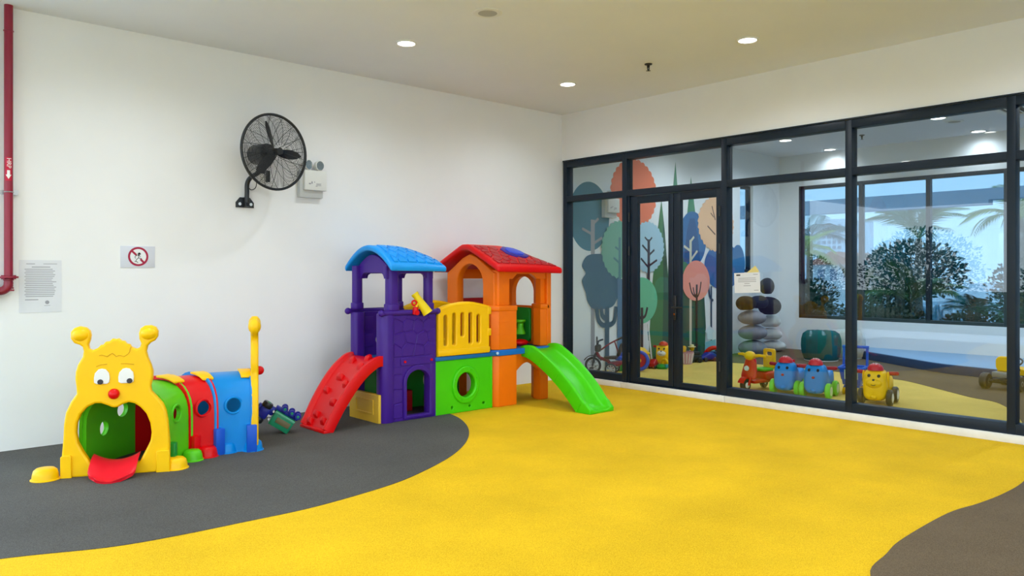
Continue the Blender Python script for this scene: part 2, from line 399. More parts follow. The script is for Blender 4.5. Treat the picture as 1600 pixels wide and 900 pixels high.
# purple tower: front panel with the arched doorway and a stone relief
door = arch(-2.952, -2.708, .045, .34, .44)
B().plate(rrect(-3.12, 0.0, -2.63, .945, .01), .05, M.Translation((0, PY0+.025, 0)) @ XZ, [door], bev=.008).out('front_panel', PUR, ph)
fp = ph.children[-1]
rg = arch(-2.985, -2.675, .02, .345, .485); 
B().plate(rg, .022, M.Translation((0, PY0-.008, 0)) @ XZ, [door], bev=.007).out('door_surround', PUR, fp)
def stone_parts(seedpts, bounds, gap, h, mtx, m, parent):
    for i in range(len(seedpts)):
        x0, z0, x1, z1 = bounds; c = clip_cell(i, seedpts, [(x0, z0), (x1, z0), (x1, z1), (x0, z1)], gap)
        if not c: continue
        cx = sum(p[0] for p in c)/len(c); cz = sum(p[1] for p in c)/len(c)
        B().rings([[mtx @ V((p[0], p[1], 0)) for p in c], [mtx @ V((cx+(p[0]-cx)*.90, cz+(p[1]-cz)*.90, h)) for p in c]]).out('stone', m, parent, sharp=25)
sd = [(x+random.uniform(-.025, .025)+(.06 if r % 2 else 0), z+random.uniform(-.02, .02)) for r, z in enumerate([.06, .2, .34, .47, .62, .75, .87]) for x in (-3.1, -2.98, -2.86, -2.74, -2.64)]
inb = lambda c: all(not (-3.0 < p[0] < -2.66 and p[1] < .5) for p in c) and all(not (-3.03 < p[0] and .47 < p[1] < .57) for p in c)
jit = lambda s_: random.uniform(-s_, s_)
stone_parts([(-3.05+.115*i+(.05 if r % 2 else 0)+jit(.02), .61+.11*r+jit(.018)) for r in range(4) for i in range(5)], (-3.08, .565, -2.635, .925), .006, .006, M.Translation((0, PY0, 0)) @ XZ, PUR, fp)
stone_parts([(-3.04+jit(.02), .09+.13*r+jit(.02)) for r in range(4)], (-3.085, .03, -2.995, .478), .006, .006, M.Translation((0, PY0, 0)) @ XZ, PUR, fp)
B().plate(rrect(-3.01, .487, -2.65, .553, .012), .014, M.Translation((0, PY0-.004, 0)) @ XZ, bev=.004).out('screw_plate', PUR, fp)
for x in (-2.97, -2.685): B().cyl((x, PY0-.006, .52), (x, PY0-.020, .52), .013, .010, 14).out('screw_cap', RED, fp)
# back panel with relief, and the side sills
B().plate(rrect(PX0+.03, 0.0, PX1-.02, .945, .01), .05, M.Translation((0, PY1-.025, 0)) @ XZ, [circ(-2.90, .80, .025), circ(-2.90, .68, .04), arch(-3.0, -2.8, .1, .3, .42)], bev=.008).out('back_panel', PUR, ph)
bpn = ph.children[-1]
for z in (.62, .78): B().bx((-3.12, PY1-.056, z), (-2.97, PY1-.048, z+.12), bev=.003).out('panel_relief', PUR, bpn)
# lower corner posts
for (x, y, rx, ry) in [(PX0+.055, PY0+.055, .07, .07), (PX1-.04, PY0+.045, .05, .05), (PX0+.055, PY1-.045, .06, .05), (PX1-.04, PY1-.045, .05, .05)]:
    z0 = 0 if y < -.6 else 0
    B().plate(rrect(x-rx, y-ry, x+rx, y+ry, min(rx, ry)*.75, 5), .945, M.Translation((0, 0, .4725)), bev=.006).out('corner_post', PUR, ph, sharp=40)
# ledge rails (rounded) on front, back and right
def ledge(a, b, r=.024, m=PUR, nm='ledge_rail', p=ph): return B().tube([a, b], r, 12).out(nm, m, p)
lz = .953
for a, b in [((PX0-.02, PY0, lz), (PX1+.012, PY0, lz)), ((PX0-.02, PY1, lz), (PX1+.012, PY1, lz))]:
    l = ledge(a, b)
    for q in (a, b): B().ell(q, .03, u=14, v=10).out('rail_end', PUR, l)
B().bx((PX1-.05, PY0, .93), (PX1, PY0+.1, .975), bev=.01).out('ledge_block', PUR, ph)
# upper posts with collars
for (x, y, w_, d_) in [(-3.075, PY0+.04, .052, .045), (-2.69, PY0+.035, .042, .036), (-3.13, PY1-.035, .046, .036), (-2.69, PY1-.035, .042, .036)]:
    pst = B().plate(rrect(x-w_, y-d_, x+w_, y+d_, .03, 5), .40, M.Translation((0, 0, 1.165)), bev=.004).out('upper_post', PUR, ph, sharp=45)
    B().plate(rrect(x-w_-.009, y-d_-.009, x+w_+.009, y+d_+.009, .034, 5), .062, M.Translation((0, 0, 1.0)), bev=.01).out('post_collar', PUR, pst)
# head beams with rounded window corners, gable boards
for y in (PY0+.03, PY1-.03):
    B().plate([(-3.15, 1.36), (-3.15, 1.25), (-3.03, 1.25), (-3.02, 1.28), (-2.995, 1.295), (-2.765, 1.295), (-2.74, 1.28), (-2.73, 1.25), (-2.65, 1.25), (-2.65, 1.36)], .045, M.Translation((0, y, 0)) @ XZ, bev=.006).out('head_beam', PUR, ph)
def gab(x): B().plate([(PY0+.01, 1.25), (PY0+.09, 1.25), (PY0+.11, 1.285), (PY0+.14, 1.30), (PY1-.14, 1.30), (PY1-.11, 1.285), (PY1-.09, 1.25), (PY1-.01, 1.25)]+[(PY1-.02-(PY1-PY0-.04)*i/10, 1.35+.115*sin(pi*i/10)) for i in range(11)], .045, M.Translation((x, 0, 0)) @ YZ, bev=.006).out('gable_board', PUR, ph)
gab(-3.10); gab(-2.67)
B().bx((PX0+.02, PY0+.03, .50), (PX1, PY1-.03, .54), bev=.006).out('tower_deck', DECK, ph)
# blue vaulted roof with shingles
ry0, ry1, rx0, rx1 = -1.105, -.335, -3.20, -2.60
def rf(u, v):
    x = rx0+(rx1-rx0)*u; y = ry0+(ry1-ry0)*v; a = abs(2*v-1)
    g = (1-a**1.9); k = 1-.50*max(0, (u-.30)/.70)**2
    return (x, y, 1.362+.185*g*k-.006*u)
rb_ = B().grid(rf, 20, 28, (0, 0, -.052)).out('roof', SKYB, ph, bevel=.02, sharp=50, seg=3)
def roofcell(rfun, seeds, bounds, gap, h, uv2):
    for i in range(len(seeds)):
        c = clip_cell(i, seeds, [(bounds[0], bounds[1]), (bounds[2], bounds[1]), (bounds[2], bounds[3]), (bounds[0], bounds[3])], gap)
        if not c: continue
        cx = sum(p[0] for p in c)/len(c); cy = sum(p[1] for p in c)/len(c)
        lo = [V(rfun(*p)) for p in c]; hi = [V(rfun(cx+(p[0]-cx)*.9, cy+(p[1]-cy)*.9))+V((0, -h*.45, h)) for p in c]
        lo = [p+V((0, 0, -.004)) for p in lo]; B().rings([lo, hi]).out('shingle', SKYB, uv2, sharp=25)
sh = [(.10+.16*i+(.08 if j % 2 else 0), .075+.095*j) for j in range(4) for i in range(6)]
roofcell(rf, sh, (.10, .045, .95, .42), .020, .009, rb_)
# telescope on the ledge
ts = B().cyl((-2.872, -1.0, .935), (-2.872, -1.0, 1.0), .028, .024, 16).cyl((-2.872, -.985, .95), (-2.872, -1.03, .95), .022, n=14).out('telescope_mount', RED, ph)
B().torus((-2.885, -1.0, 1.035), .021, .008, (.3, 1, 0), 18, 8).out('mount_ring', RED, ts)
tl = B().cyl((-2.842, -.98, 1.085), (-2.765, -1.04, .94), .03, .047, 20).cyl((-2.85, -.974, 1.10), (-2.842, -.98, 1.085), .03, .03, 16).cyl((-2.86, -.966, 1.118), (-2.85, -.974, 1.10), .034, .034, 16).out('telescope', pla('plastic_lemon', '#f6d812'), ph)
B().tube([(-2.872, -1.0, 1.0), (-2.85, -1.0, 1.03)], .014, 10).out('telescope_pivot', pla('plastic_lemon', '#f6d812'), tl)
# yellow panel closing the foot of the open side
yp = B().plate(rrect(PY0+.02, .0, PY1-.05, .25, .008), .045, M.Translation((PX0-.012, 0, 0)) @ YZ, bev=.006).out('kick_panel', TYEL, ph)
B().plate(rrect(PY0+.1, .07, PY1-.16, .2, .008), .012, M.Translation((PX0-.036, 0, 0)) @ YZ, [rrect(PY0+.115, .085, PY1-.175, .185, .006)], bev=.003).out('panel_frame', TYEL, yp)
# toys-like red box seen through the door
B().bx((-2.80, PY1-.20, 0), (-2.63, PY1-.08, .20), bev=.012).out('inner_bench', DRED, ph)
B().bx((-3.10, PY1-.075, .02), (-2.66, PY1-.055, .48), bev=.004).out('inner_panel', DGRN, ph)

# red climbing ramp
def ramp(y0, y1, path, rim, th, w):
    """channel section swept along path (s,z); returns rings across y"""
    P = spline(path, 6); out = []
    for i, (x, z) in enumerate(P):
        a = V(P[max(i-1, 0)]); b_ = V(P[min(i+1, len(P)-1)]); t = (b_-a).normalized(); n = V((-t.y, t.x))
        if n.y < 0: n = -n
        out.append((V((x, z)), n))
    return out
rp = [(-3.165, .555), (-3.26, .545), (-3.40, .455), (-3.52, .335), (-3.63, .195), (-3.71, .075), (-3.745, .022)]
rs = ramp(0, 0, rp, 0, 0, 0); b = B(); rr = []
for i, (p, n) in enumerate(rs):
    f = i/(len(rs)-1); ya = -.965-.05*f; yb = -.43-.165*min(1, f*1.2)
    q = lambda y, o: V((p.x+n.x*o, y, max(0.0, p.y+n.y*o)))
    rr.append([q(ya, -.06), q(ya, .03), q(ya+.035, .03), q(ya+.05, 0), q(yb-.05, 0), q(yb-.035, .03), q(yb, .03), q(yb, -.06), q(yb-.03, -.06), q(yb-.04, -.03), q(ya+.04, -.03), q(ya+.03, -.06)])
cr = b.rings(rr).out('climbing_ramp', RED, ph, bevel=.008, sharp=50)
lip = B().bx((-3.775, -1.012, 0), (-3.70, -.598, .03), bev=.01).out('ramp_lip', RED, cr)
for (f, yy, w_) in [(.14, .42, .07), (.24, .80, .07), (.28, .25, .09), (.42, .62, .10), (.48, .22, .08), (.58, .76, .08), (.66, .24, .10), (.78, .60, .08), (.86, .20, .08), (.90, .70, .08)]:
    p, n = rs[int(f*(len(rs)-1))]; t = V((n.y, -n.x)); y = -.98+.40*yy
    hb = B(); c = lambda a, o, dy: V((p.x+t.x*a+n.x*o, y+dy, p.y+t.y*a+n.y*o))
    hb.rings([[c(-.035, -.01, -w_/2), c(.035, -.01, -w_/2*.8), c(.034, .036, -w_/2*.6), c(-.005, .030, -w_/2*.8)], [c(-.035, -.01, w_/2), c(.035, -.01, w_/2*.8), c(.034, .036, w_/2*.6), c(-.005, .030, w_/2*.8)]])
    hb.out('climbing_hold', RED, cr, bevel=.008)

# bridge: deck, fences, green porthole panel
bd = B().bx((-2.64, -.985, .498), (-1.86, -.40, .535), bev=.006).out('bridge_deck', DECK, ph)
ft = spline([(-2.612, .955), (-2.52, .985), (-2.40, 1.005), (-2.30, 1.012), (-2.20, 1.006), (-2.10, .988), (-2.005, .965)], 4)
sl = []
for x, zt, zb in [(-2.529, .915, .632), (-2.430, .930, .632), (-2.333, .932, .706), (-2.236, .930, .632), (-2.139, .910, .636)]:
    r = .021; sl.append([(x+r*cos(pi*i/8), zt-r+r*sin(pi*i/8)) for i in range(9)]+[(x+r*cos(pi+pi*i/8), zb+r+r*sin(pi+pi*i/8)) for i in range(9)])
for y, nm in ((-.965, 'front_fence'), (-.42, 'back_fence')):
    fe = B().plate([(-2.612, .537)]+ft+[(-2.005, .537)], .05, M.Translation((0, y, 0)) @ XZ, sl, bev=.011).out(nm, YEL, ph)
    ft3 = [(x, y, z-.004) for x, z in ft]
    B().tube(ft3, .026, 10).out('top_rail', YEL, fe)
    B().bx((-2.615, y-.032, .54), (-2.0, y+.02, .60), bev=.01).out('foot_rail', YEL, fe)
    if y < -.9:
        for a in (.70, .905): B().bx((-2.03, y-.03, a), (-1.985, y+.03, a+.07), bev=.008).out('fence_tab', YEL, fe)
PC = (-2.288, .255)
gpn = B().plate(rrect(-2.63, .0, -1.95, .497, .01), .05, M.Translation((0, -.945, 0)) @ XZ, [circ(PC[0], PC[1], .107, .114, 36), circ(-2.44, .055, .012, .016, 12), circ(-2.23, .05, .014, .012, 12), circ(-2.06, .06, .016, .013, 12)], bev=.006).out('porthole_panel', LGRN, ph)
pr = B().plate(circ(PC[0], PC[1], .158, .178, 44), .05, M.Translation((0, -.968, 0)) @ XZ, [circ(PC[0], PC[1], .107, .114, 36)], bev=.014).out('porthole_ring', LGRN, gpn)
for i in range(8):
    t = 2*pi*(i+.5)/8; x, z = PC[0]+.134*cos(t), PC[1]+.148*sin(t); B().cyl((x, -.985, z), (x, -1.0, z), .010, .007, 10).out('ring_bolt', LGRN, gpn)
B().bx((-1.975, -.975, 0), (-1.955, -.93, .495), bev=.004).out('edge_strip', LGRN, gpn)
B().plate(rrect(-2.63, .0, -1.95, .497, .01), .04, M.Translation((0, -.43, 0)) @ XZ, [circ(PC[0], PC[1], .107, .114, 36)], bev=.006).out('back_lower_panel', DGRN, ph)

# orange tower
OX0, OX1, OY0, OY1 = -1.945, -1.12, -.975, -.19
def column(pts, z0, z1, nm='column', bev=.01, p=ph): return B().plate(pts, z1-z0, M.Translation((0, 0, (z0+z1)/2)), bev=bev).out(nm, ORG, p, sharp=25)
def colpts(x, y, sx, sy, w, d, c):
    """corner column: outer corner at x,y, grows along sx,sy"""
    q = [(0, c), (c, 0), (w, 0), (w, d*.5), (w*.62, d), (0, d)]
    r = [(x+sx*a, y+sy*b_) for a, b_ in q]
    return r if sx*sy > 0 else r[::-1]
cols = {}
for (x, y, sx, sy, w_, d_) in [(OX0, OY0-.02, 1, 1, .285, .22), (OX1, OY0+.03, -1, 1, .165, .20), (OX0, OY1, 1, -1, .22, .20), (OX1, OY1, -1, -1, .18, .20)]:
    c1 = column(colpts(x, y, sx, sy, w_, d_, .055), 0, .495)
    c2 = column(colpts(x, y, sx, sy, w_, d_, .055), .552, .945)
    ww = w_+.012
    B().plate(colpts(x-sx*.01, y-sy*.01, sx, sy, ww, d_+.01, .058), .055, M.Translation((0, 0, .955)), bev=.012).out('column_ledge', ORG, c2)
    column(colpts(x+sx*.035, y+sy*.025, sx, sy, w_*.62, d_*.72, .045), .98, 1.33, 'upper_column')
    if x == OX0 and y < -.5:
        for z in (.70, .82): B().bx((x+.05, y-.002, z), (x+.2, y+.004, z+.006)).out('mould_line', ORG, c2)
# deck band and deck
B().bx((OX0+.05, OY0+.05, .50), (OX1-.03, OY1-.03, .54), bev=.006).out('tower_deck', DECK, ph)
bnd = [colpts(OX0-.006, OY0-.026, 1, 1, .42, .26, .058)]
db = B()
for q in bnd: db.plate(q, .056, M.Translation((0, 0, .5235)), bev=.006)
db.bx((OX0+.35, OY0-.022, .497), (OX1+.002, OY0+.06, .551), bev=.006).bx((OX1-.06, OY0, .497), (OX1+.004, OY1, .551), bev=.006).bx((OX0-.006, OY0+.2, .497), (OX0+.06, OY1, .551), bev=.006)
bo = db.out('deck_band', pla('plastic_band_blue', '#1a6fd0'), ph)
B().cyl((OX0+.035, OY0-.02, .524), (OX0+.027, OY0-.034, .524), .014, .012, 14).out('band_screw', pla('screw_pale', '#bcd9ef'), bo)
# arched skirt under the deck on the slide side, and on the far sides
def skirt(x0, x1, y, nm='deck_skirt'):
    q = [(x0, .495), (x0, .20), (x0+.03, .26)]+[(x0+.03+(x1-x0-.06)*i/10, .30+.10*sin(pi*i/10)) for i in range(11)]+[(x1-.03, .26), (x1, .20), (x1, .495)]
    return B().plate(q, .05, M.Translation((0, y, 0)) @ XZ, bev=.008).out(nm, ORG, ph)
skirt(-1.67, -1.27, OY0+.05); skirt(-1.74, -1.29, OY1-.05)
qq = [(OY0+.2, .495), (OY0+.2, .2)]+[(OY0+.23+(OY1-OY0-.46)*i/10, .30+.10*sin(pi*i/10)) for i in range(11)]+[(OY1-.2, .2), (OY1-.2, .495)]
B().plate(qq, .05, M.Translation((OX1-.04, 0, 0)) @ YZ, bev=.008).out('deck_skirt', ORG, ph)
# arched gable walls left and right
yc = (OY0+OY1)/2
for x, zt, nm in ((-1.885, 1.39, 'arch_wall'), (-1.165, 1.255, 'arch_wall')):
    o_ = [(OY0+.02, .945), (OY1-.02, .945), (OY1-.02, 1.30), (yc+.12, 1.45), (yc, 1.49), (yc-.12, 1.45), (OY0+.02, 1.30)]
    hole = arch(yc-.205, yc+.205, .955 if x > -1.5 else .90, zt-.20, zt, 12)
    if x < -1.5:   # open down to the bridge
        o_ = [(OY0+.02, .945), (yc-.205, .945)]+[(yc-.205*cos(pi*i/12), zt-.2+.2*sin(pi*i/12)) for i in range(13)]+[(yc+.205, .945), (OY1-.02, .945), (OY1-.02, 1.30), (yc+.12, 1.45), (yc, 1.49), (yc-.12, 1.45), (OY0+.02, 1.30)]
        B().plate(o_, .075, M.Translation((x, 0, 0)) @ YZ, bev=.01).out(nm, ORG, ph)
    else:
        hole = arch(yc-.165, yc+.165, .955, 1.10, 1.265, 12)
        aw = B().plate([(p if i > 1 else (p[0], .55)) for i, p in enumerate(o_)], .06, M.Translation((x, 0, 0)) @ YZ, [hole], bev=.008).out(nm, ORG, ph)
B().plate([(-1.80, 1.34), (-1.80, 1.24), (-1.66, 1.24), (-1.60, 1.29), (-1.40, 1.29), (-1.32, 1.24), (-1.20, 1.24), (-1.20, 1.34)], .05, M.Translation((0, OY0+.06, 0)) @ XZ, bev=.006).out('head_beam', ORG, ph)
B().bx((-1.80, OY1-.06, 1.24), (-1.2, OY1-.01, 1.34), bev=.006).out('head_beam', ORG, ph)
B().bx((-1.80, OY1-.07, .55), (-1.22, OY1-.02, 1.035), bev=.01).out('back_board', DRED, ph)
# play phone on the inner side wall
pp = B().plate(rrect(-.74, .58, -.46, .935, .05), .05, M.Translation((-1.215, 0, 0)) @ YZ, bev=.012).out('phone_board', DGRN, ph)
B().lathe([(.0, 0), (.055, 0), (.05, .02), (.032, .07), (.032, .11), (.055, .13), (.055, .15), (0, .15)], 18, M.Translation((-1.30, -.66, .66))).out('play_phone', GRN, pp)
B().ell((-1.34, -.70, .575), (.10, .07, .035)).out('deck_cushion', RED, ph)
# red gabled roof
ry0b, ry1b, rx0b, rx1b = -1.105, -.065, -2.0, -1.115
def rg2(u, v):
    x = rx0b+(rx1b-rx0b)*u; y = ry0b+(ry1b-ry0b)*v; a = abs(2*v-1)
    g = 1-(max(a, .10)-.10)/.90
    k = 1-.50*max(0, (u-.45)/.55)**1.7
    return (x, y, 1.362+.225*g**.92*k-.012*u)
r2 = B().grid(rg2, 20, 26, (0, 0, -.062)).out('roof', RED, ph, bevel=.024, sharp=50, seg=3)
random.seed(4)
sh2 = [(.07+.12*i+(.06 if j % 2 else 0)+random.uniform(-.03, .03), .07+.075*j+random.uniform(-.015, .015)) for j in range(5) for i in range(8)]
def clip_sky(c): return True
for i in range(len(sh2)):
    c = clip_cell(i, sh2, [(.06, .05), (.95, .05), (.95, .41), (.06, .41)], .014)
    if not c: continue
    cx = sum(p[0] for p in c)/len(c); cy = sum(p[1] for p in c)/len(c)
    if abs(cx-.55) < .17 and abs(cy-.30) < .11: continue
    lo = [V(rg2(*p))-V((0, 0, .004)) for p in c]; hi = [V(rg2(cx+(p[0]-cx)*.9, cy+(p[1]-cy)*.9))+V((0, -.003, .008)) for p in c]
    B().rings([lo, hi]).out('shingle', DRED, r2, sharp=25)
def sky_ring(s, h0, h1, nm, m, p):
    lo, hi = [], []
    for i in range(8):
        t = 2*pi*(i+.5)/8; u, v = .55+s*.19*cos(t), .295+s*.115*sin(t)
        P_ = V(rg2(u, v)); lo.append(P_+V((0, 0, h0))); hi.append(P_+V((0, -h1*.4, h1)))
    return B().rings([lo, hi]).out(nm, m, p, bevel=.004)
sk = sky_ring(1.0, -.01, .016, 'skylight_frame', pla('plastic_violet', '#3d2590'), r2)
sky_ring(.68, -.01, .026, 'skylight_dome', pla('plastic_sky_dome', '#3a4fd0'), r2)

# green slide
gpth = [(-.93, .540), (-1.04, .528), (-1.18, .472), (-1.36, .370), (-1.52, .255), (-1.64, .150), (-1.73, .062), (-1.80, .030), (-1.865, .024)]
gs = ramp(0, 0, gpth, 0, 0, 0); rr = []
for i, (p, n) in enumerate(gs):
    f = i/(len(gs)-1); xa = -1.555+.015*f; xb = -1.135-.075*f; h = .065*min(1, .35+f*4, 1.0)*(1 if f < .86 else max(.25, 1-(f-.86)/.14*.75))
    q = lambda x, o: V((x, p.x+n.x*o, max(0.0, p.y+n.y*o)))
    d0 = -.075 if f < .9 else -.05
    rr.append([q(xa, d0), q(xa, h-.008), q(xa+.008, h), q(xa+.04, h), q(xa+.06, .012), q(xa+.09, 0), q(xb-.09, 0), q(xb-.06, .012), q(xb-.04, h), q(xb-.008, h), q(xb, h-.008), q(xb, d0), q(xb-.03, d0), q(xb-.05, -.03), q(xa+.05, -.03), q(xa+.03, d0)])
gsl = B().rings(rr).out('slide', LGRN, ph, bevel=.006, sharp=50)
for f in (.16, .30, .45, .6, .75):
    p, n = gs[int(f*(len(gs)-1))]
    for xs in (-1.556+.015*f, -1.134-.075*f):
        B().tube([(xs, p.x+n.x*.035, p.y+n.y*.035), (xs, p.x-n.x*.07, p.y-n.y*.07)], .006, 6).out('slide_rib', LGRN, gsl)

# ------------------------------------------------------------------ caterpillar crawl tunnel
ct = empty('caterpillar_tunnel', (-5.38, -1.25, 0), label='smiling plastic caterpillar tunnel, yellow head, green, red and blue segments', cat='play tunnel')
A0 = V((-5.659, -1.115, 0)); dv = V((.901, -.434, 0)); nv = V((.434, .901, 0))     # panel direction, into the tunnel
HP = M(((dv.x, 0, -nv.x, A0.x), (dv.y, 0, -nv.y, A0.y), (0, 1, 0, 0), (0, 0, 0, 1)))   # local (s, z, out) -> world
oh = [(0, 0), (0, .15), (.008, .25), (.011, .338), (.022, .413), (.052, .483), (.084, .53), (.082, .575), (.076, .62), (.078, .67), (.09, .715), (.118, .765), (.124, .80), (.118, .828), (.10, .842), (.07, .853), (.05, .882), (.05, .925), (.07, .95), (.10, .96), (.135, .952), (.158, .93), (.165, .90), (.16, .87), (.150, .842), (.155, .815), (.175, .806), (.205, .819), (.222, .838), (.236, .838), (.25, .858), (.272, .860), (.29, .877), (.31, .873), (.325, .877), (.343, .861), (.36, .860), (.372, .842), (.39, .838), (.401, .82), (.43, .808), (.452, .818), (.46, .842), (.448, .872), (.445, .91), (.455, .94), (.48, .957), (.515, .96), (.545, .947), (.56, .92), (.558, .885), (.54, .858), (.515, .845), (.497, .825), (.49, .79), (.50, .75), (.519, .70), (.53, .66), (.528, .615), (.516, .565), (.52, .532), (.555, .49), (.59, .445), (.608, .40), (.620, .33), (.630, .20), (.630, 0)]
mo = [(.17, .075), (.118, .165), (.092, .22), (.082, .285), (.086, .345), (.107, .40), (.147, .445), (.19, .465), (.225, .464), (.26, .45), (.285, .437), (.303, .433), (.322, .436), (.352, .453), (.385, .464), (.42, .455), (.455, .428), (.490, .385), (.513, .324), (.521, .26), (.515, .21), (.495, .165), (.45, .075)]
def head_panel(mtx, nm='head_panel'):
    hp0 = B().plate(oh, .06, mtx, [mo], bev=.014).out(nm, YEL, ct, sharp=50)
    return hp0
hd = head_panel(HP @ M.Translation((0, 0, -.03)))
hw = lambda s, z, o=0: HP @ V((s, z, o))
nvo = -nv
for cx, px, pz in ((.232, .224, .604), (.373, .394, .605)):
    ey = [(cx-.045, .600), (cx-.046, .63), (cx-.04, .66), (cx-.02, .683), (cx, .688), (cx+.022, .683), (cx+.041, .66), (cx+.046, .63), (cx+.044, .600), (cx+.03, .590), (cx-.03, .590)]
    e = B().plate(ey, .012, HP @ M.Translation((0, 0, .004)), bev=.004).out('eye', WHITE, hd)
    B().plate(circ(px, pz, .017, .0165, 20), .01, HP @ M.Translation((0, 0, .012)), bev=.003).out('pupil', PUPIL, e)
ns = B(); ns.ell(hw(.302, .524, .008), .034, u=22, v=14).out('nose', RED, hd)
DY = pla('plastic_yellow_line', '#e0a808')
for q in ([(.198, .703), (.227, .713), (.261, .716)], [(.343, .716), (.378, .716), (.419, .709)]):
    B().tube([hw(s, z, .001) for s, z in q], .0035, 6).out('brow', DY, hd)
B().tube([hw(s, z, .001) for s, z in [(.215, .772), (.23, .776), (.244, .771), (.262, .764), (.276, .776), (.291, .785), (.303, .775), (.314, .763), (.33, .77), (.343, .768), (.36, .762), (.38, .775), (.392, .79), (.395, .81), (.402, .822)]], .003, 6).out('hair_line', DY, hd)
for cs, cz in ((.106, .905), (.504, .905)):
    B().ell(hw(cs, cz, -.03), (.056, .056, .046), rot=(0, 0, math.atan2(dv.y, dv.x))).out('antenna_knob', YEL, hd)
# tongue
tb = B(); tg = []
for i in range(9):
    f = i/8; o = -.07+.30*f; zc = .088-.072*min(1, max(0, f-.2)/.7); w_ = .139*(1-.30*max(0, (f-.70)/.30)**2)
    ring = []
    for j in range(11):
        a = -1+2*j/10; ring.append(hw(.310+w_*a, max(.012, zc+.045*(1-f*.6)*a*a), o-.075*f*f*abs(a)**2.4))
    for j in range(11):
        a = 1-2*j/10; ring.append(hw(.310+w_*a*.98, max(.0, zc+.045*(1-f*.6)*a*a-.022), o-.075*f*f*abs(a)**2.4))
    tg.append(ring)
tb.rings(tg).out('tongue', TNG, ct, bevel=.006, sharp=50)
# foot clips on the front panel
for s0, s1 in ((.0, .058), (.555, .632)):
    B().plate([(s0-.004, 0), (s0-.004, .135), (s0+.006, .145), (s1-.006, .145), (s1, .135), (s1+.003, 0)], .02, HP @ M.Translation((0, 0, .006)), bev=.005).out('foot_clip', YEL, hd)
def foot(c, m, r=.08, h=.078, p=ct):
    pr_ = [(0, h), (r*.35, h), (r*.62, h*.96), (r*.80, h*.80), (r*.88, h*.5), (r*.92, .012), (r*1.02, .008), (r*1.02, 0), (0, 0)]
    return B().lathe(pr_[::-1], 24, M.Translation((c[0], c[1], 0))).out('foot', m, p, sharp=50)
# curved segments about the turning centre
CC = V((-4.611, -1.621, 0))
def RIa(a):
    k = [(154, .545), (146, .552), (117, .562), (99, .492), (71, .452), (60, .45)]
    for (a0, r0), (a1, r1) in zip(k, k[1:]):
        if a <= a0 and a >= a1: return r0+(r1-r0)*(a0-a)/(a0-a1)
    return k[0][1] if a > 154 else k[-1][1]
WD = .53                    # width of the tunnel
ZT = .545
def prof(off, zt=ZT):
    """(distance from the inner wall, z)"""
    rm = WD/2; hw_ = WD/2-off; top = zt-off; zs = .30
    q = [(rm-hw_, 0), (rm-hw_, .15), (rm-hw_, zs)]
    for i in range(1, 16):
        t = pi*i/16; c, s_ = cos(t), sin(t)
        q.append((rm-hw_*math.copysign(abs(c)**.82, c), zs+(top-zs)*abs(s_)**.82))
    return q+[(rm+hw_, zs), (rm+hw_, .15), (rm+hw_, 0)]
def at(d, ang, z): r = RIa(ang)+d; return V((CC.x+r*cos(R(ang)), CC.y+r*sin(R(ang)), z))
def axis_at(ang): return V((cos(R(ang)), sin(R(ang)), 0))
def segment(nm, m, a0, a1, zt, hole=True, off=0, th=.026):
    po, pi_ = prof(off, zt), prof(off+th, zt); ringv = []
    n = 8
    for i in range(n+1):
        a = a0+(a1-a0)*i/n
        ringv.append([at(d, a, z) for d, z in po]+[at(d, a, z) for d, z in reversed(pi_)])
    b = B().rings(ringv); cuts = []
    am = (a0+a1)/2
    holes = [(0, am, .052, .345, -1)]+([(WD, 134, .050, .240, 1), (WD, 123.5, .052, .335, 1)] if nm[0] == 'g' else [(WD, am, .055, .33, 1)])
    if hole:
        for d, a, rad, z, s_ in holes:
            k = B(); k.cyl(at(d-.12, a, z), at(d+.12, a, z), rad, n=28); cuts.append(k.raw())
    o = b.out(nm, m, ct, cut=cuts, sharp=40)
    if hole:
        for d, a, rad, z, s_ in holes:
            B().torus(at(d+s_*.001, a, z), rad+.006, .009, axis_at(a), 30, 8).out('hole_rim', m, o)
    for a, s_ in ((a0, -1), (a1, 1)):
        pf = prof(off-.010, zt+.010); pg = prof(off+.006, zt); w_ = 1.4
        b2 = B().rings([[at(d, a-s_*w_*j, z) for d, z in pf]+[at(d, a-s_*w_*j, z) for d, z in reversed(pg)] for j in (0, 1)])
        b2.out('flange', m, o, sharp=40)
    return o
# the yellow hood follows the outline of the head and runs into the green segment
HO = [(.004, 0), (.004, .15), (.012, .25), (.016, .338), (.028, .42), (.06, .485), (.12, .525), (.2, .545), (.315, .552), (.43, .545), (.51, .525), (.555, .478), (.588, .435), (.606, .395), (.618, .33), (.627, .2), (.627, 0)]
HI = [(.32+(s-.32)*.93, max(0, z*.95)) for s, z in HO]
hr = []
for j in range(5):
    o_ = -.055-.085*j/4; q_ = j/4
    hr.append([hw(s+(.0 if s < .3 else -.012*q_), z*(1-.02*q_), o_) for s, z in HO]+[hw(s+(.0 if s < .3 else -.012*q_), z*(1-.02*q_), o_) for s, z in reversed(HI)])
hcut = []
for s_ in (.0, .63):
    k = B(); k.cyl(hw(s_-.1, .37, -.10), hw(s_+.1, .37, -.10), .04, n=26); hcut.append(k.raw())
hood = B().rings(hr).out('head_hood', YEL, ct, cut=hcut, sharp=45)
sg = segment('green_segment', GRN, 148, 117, .540)
sr = segment('red_segment', RED, 117, 99, .550)
sbq = segment('blue_segment', BLU, 99, 70.5, .555)
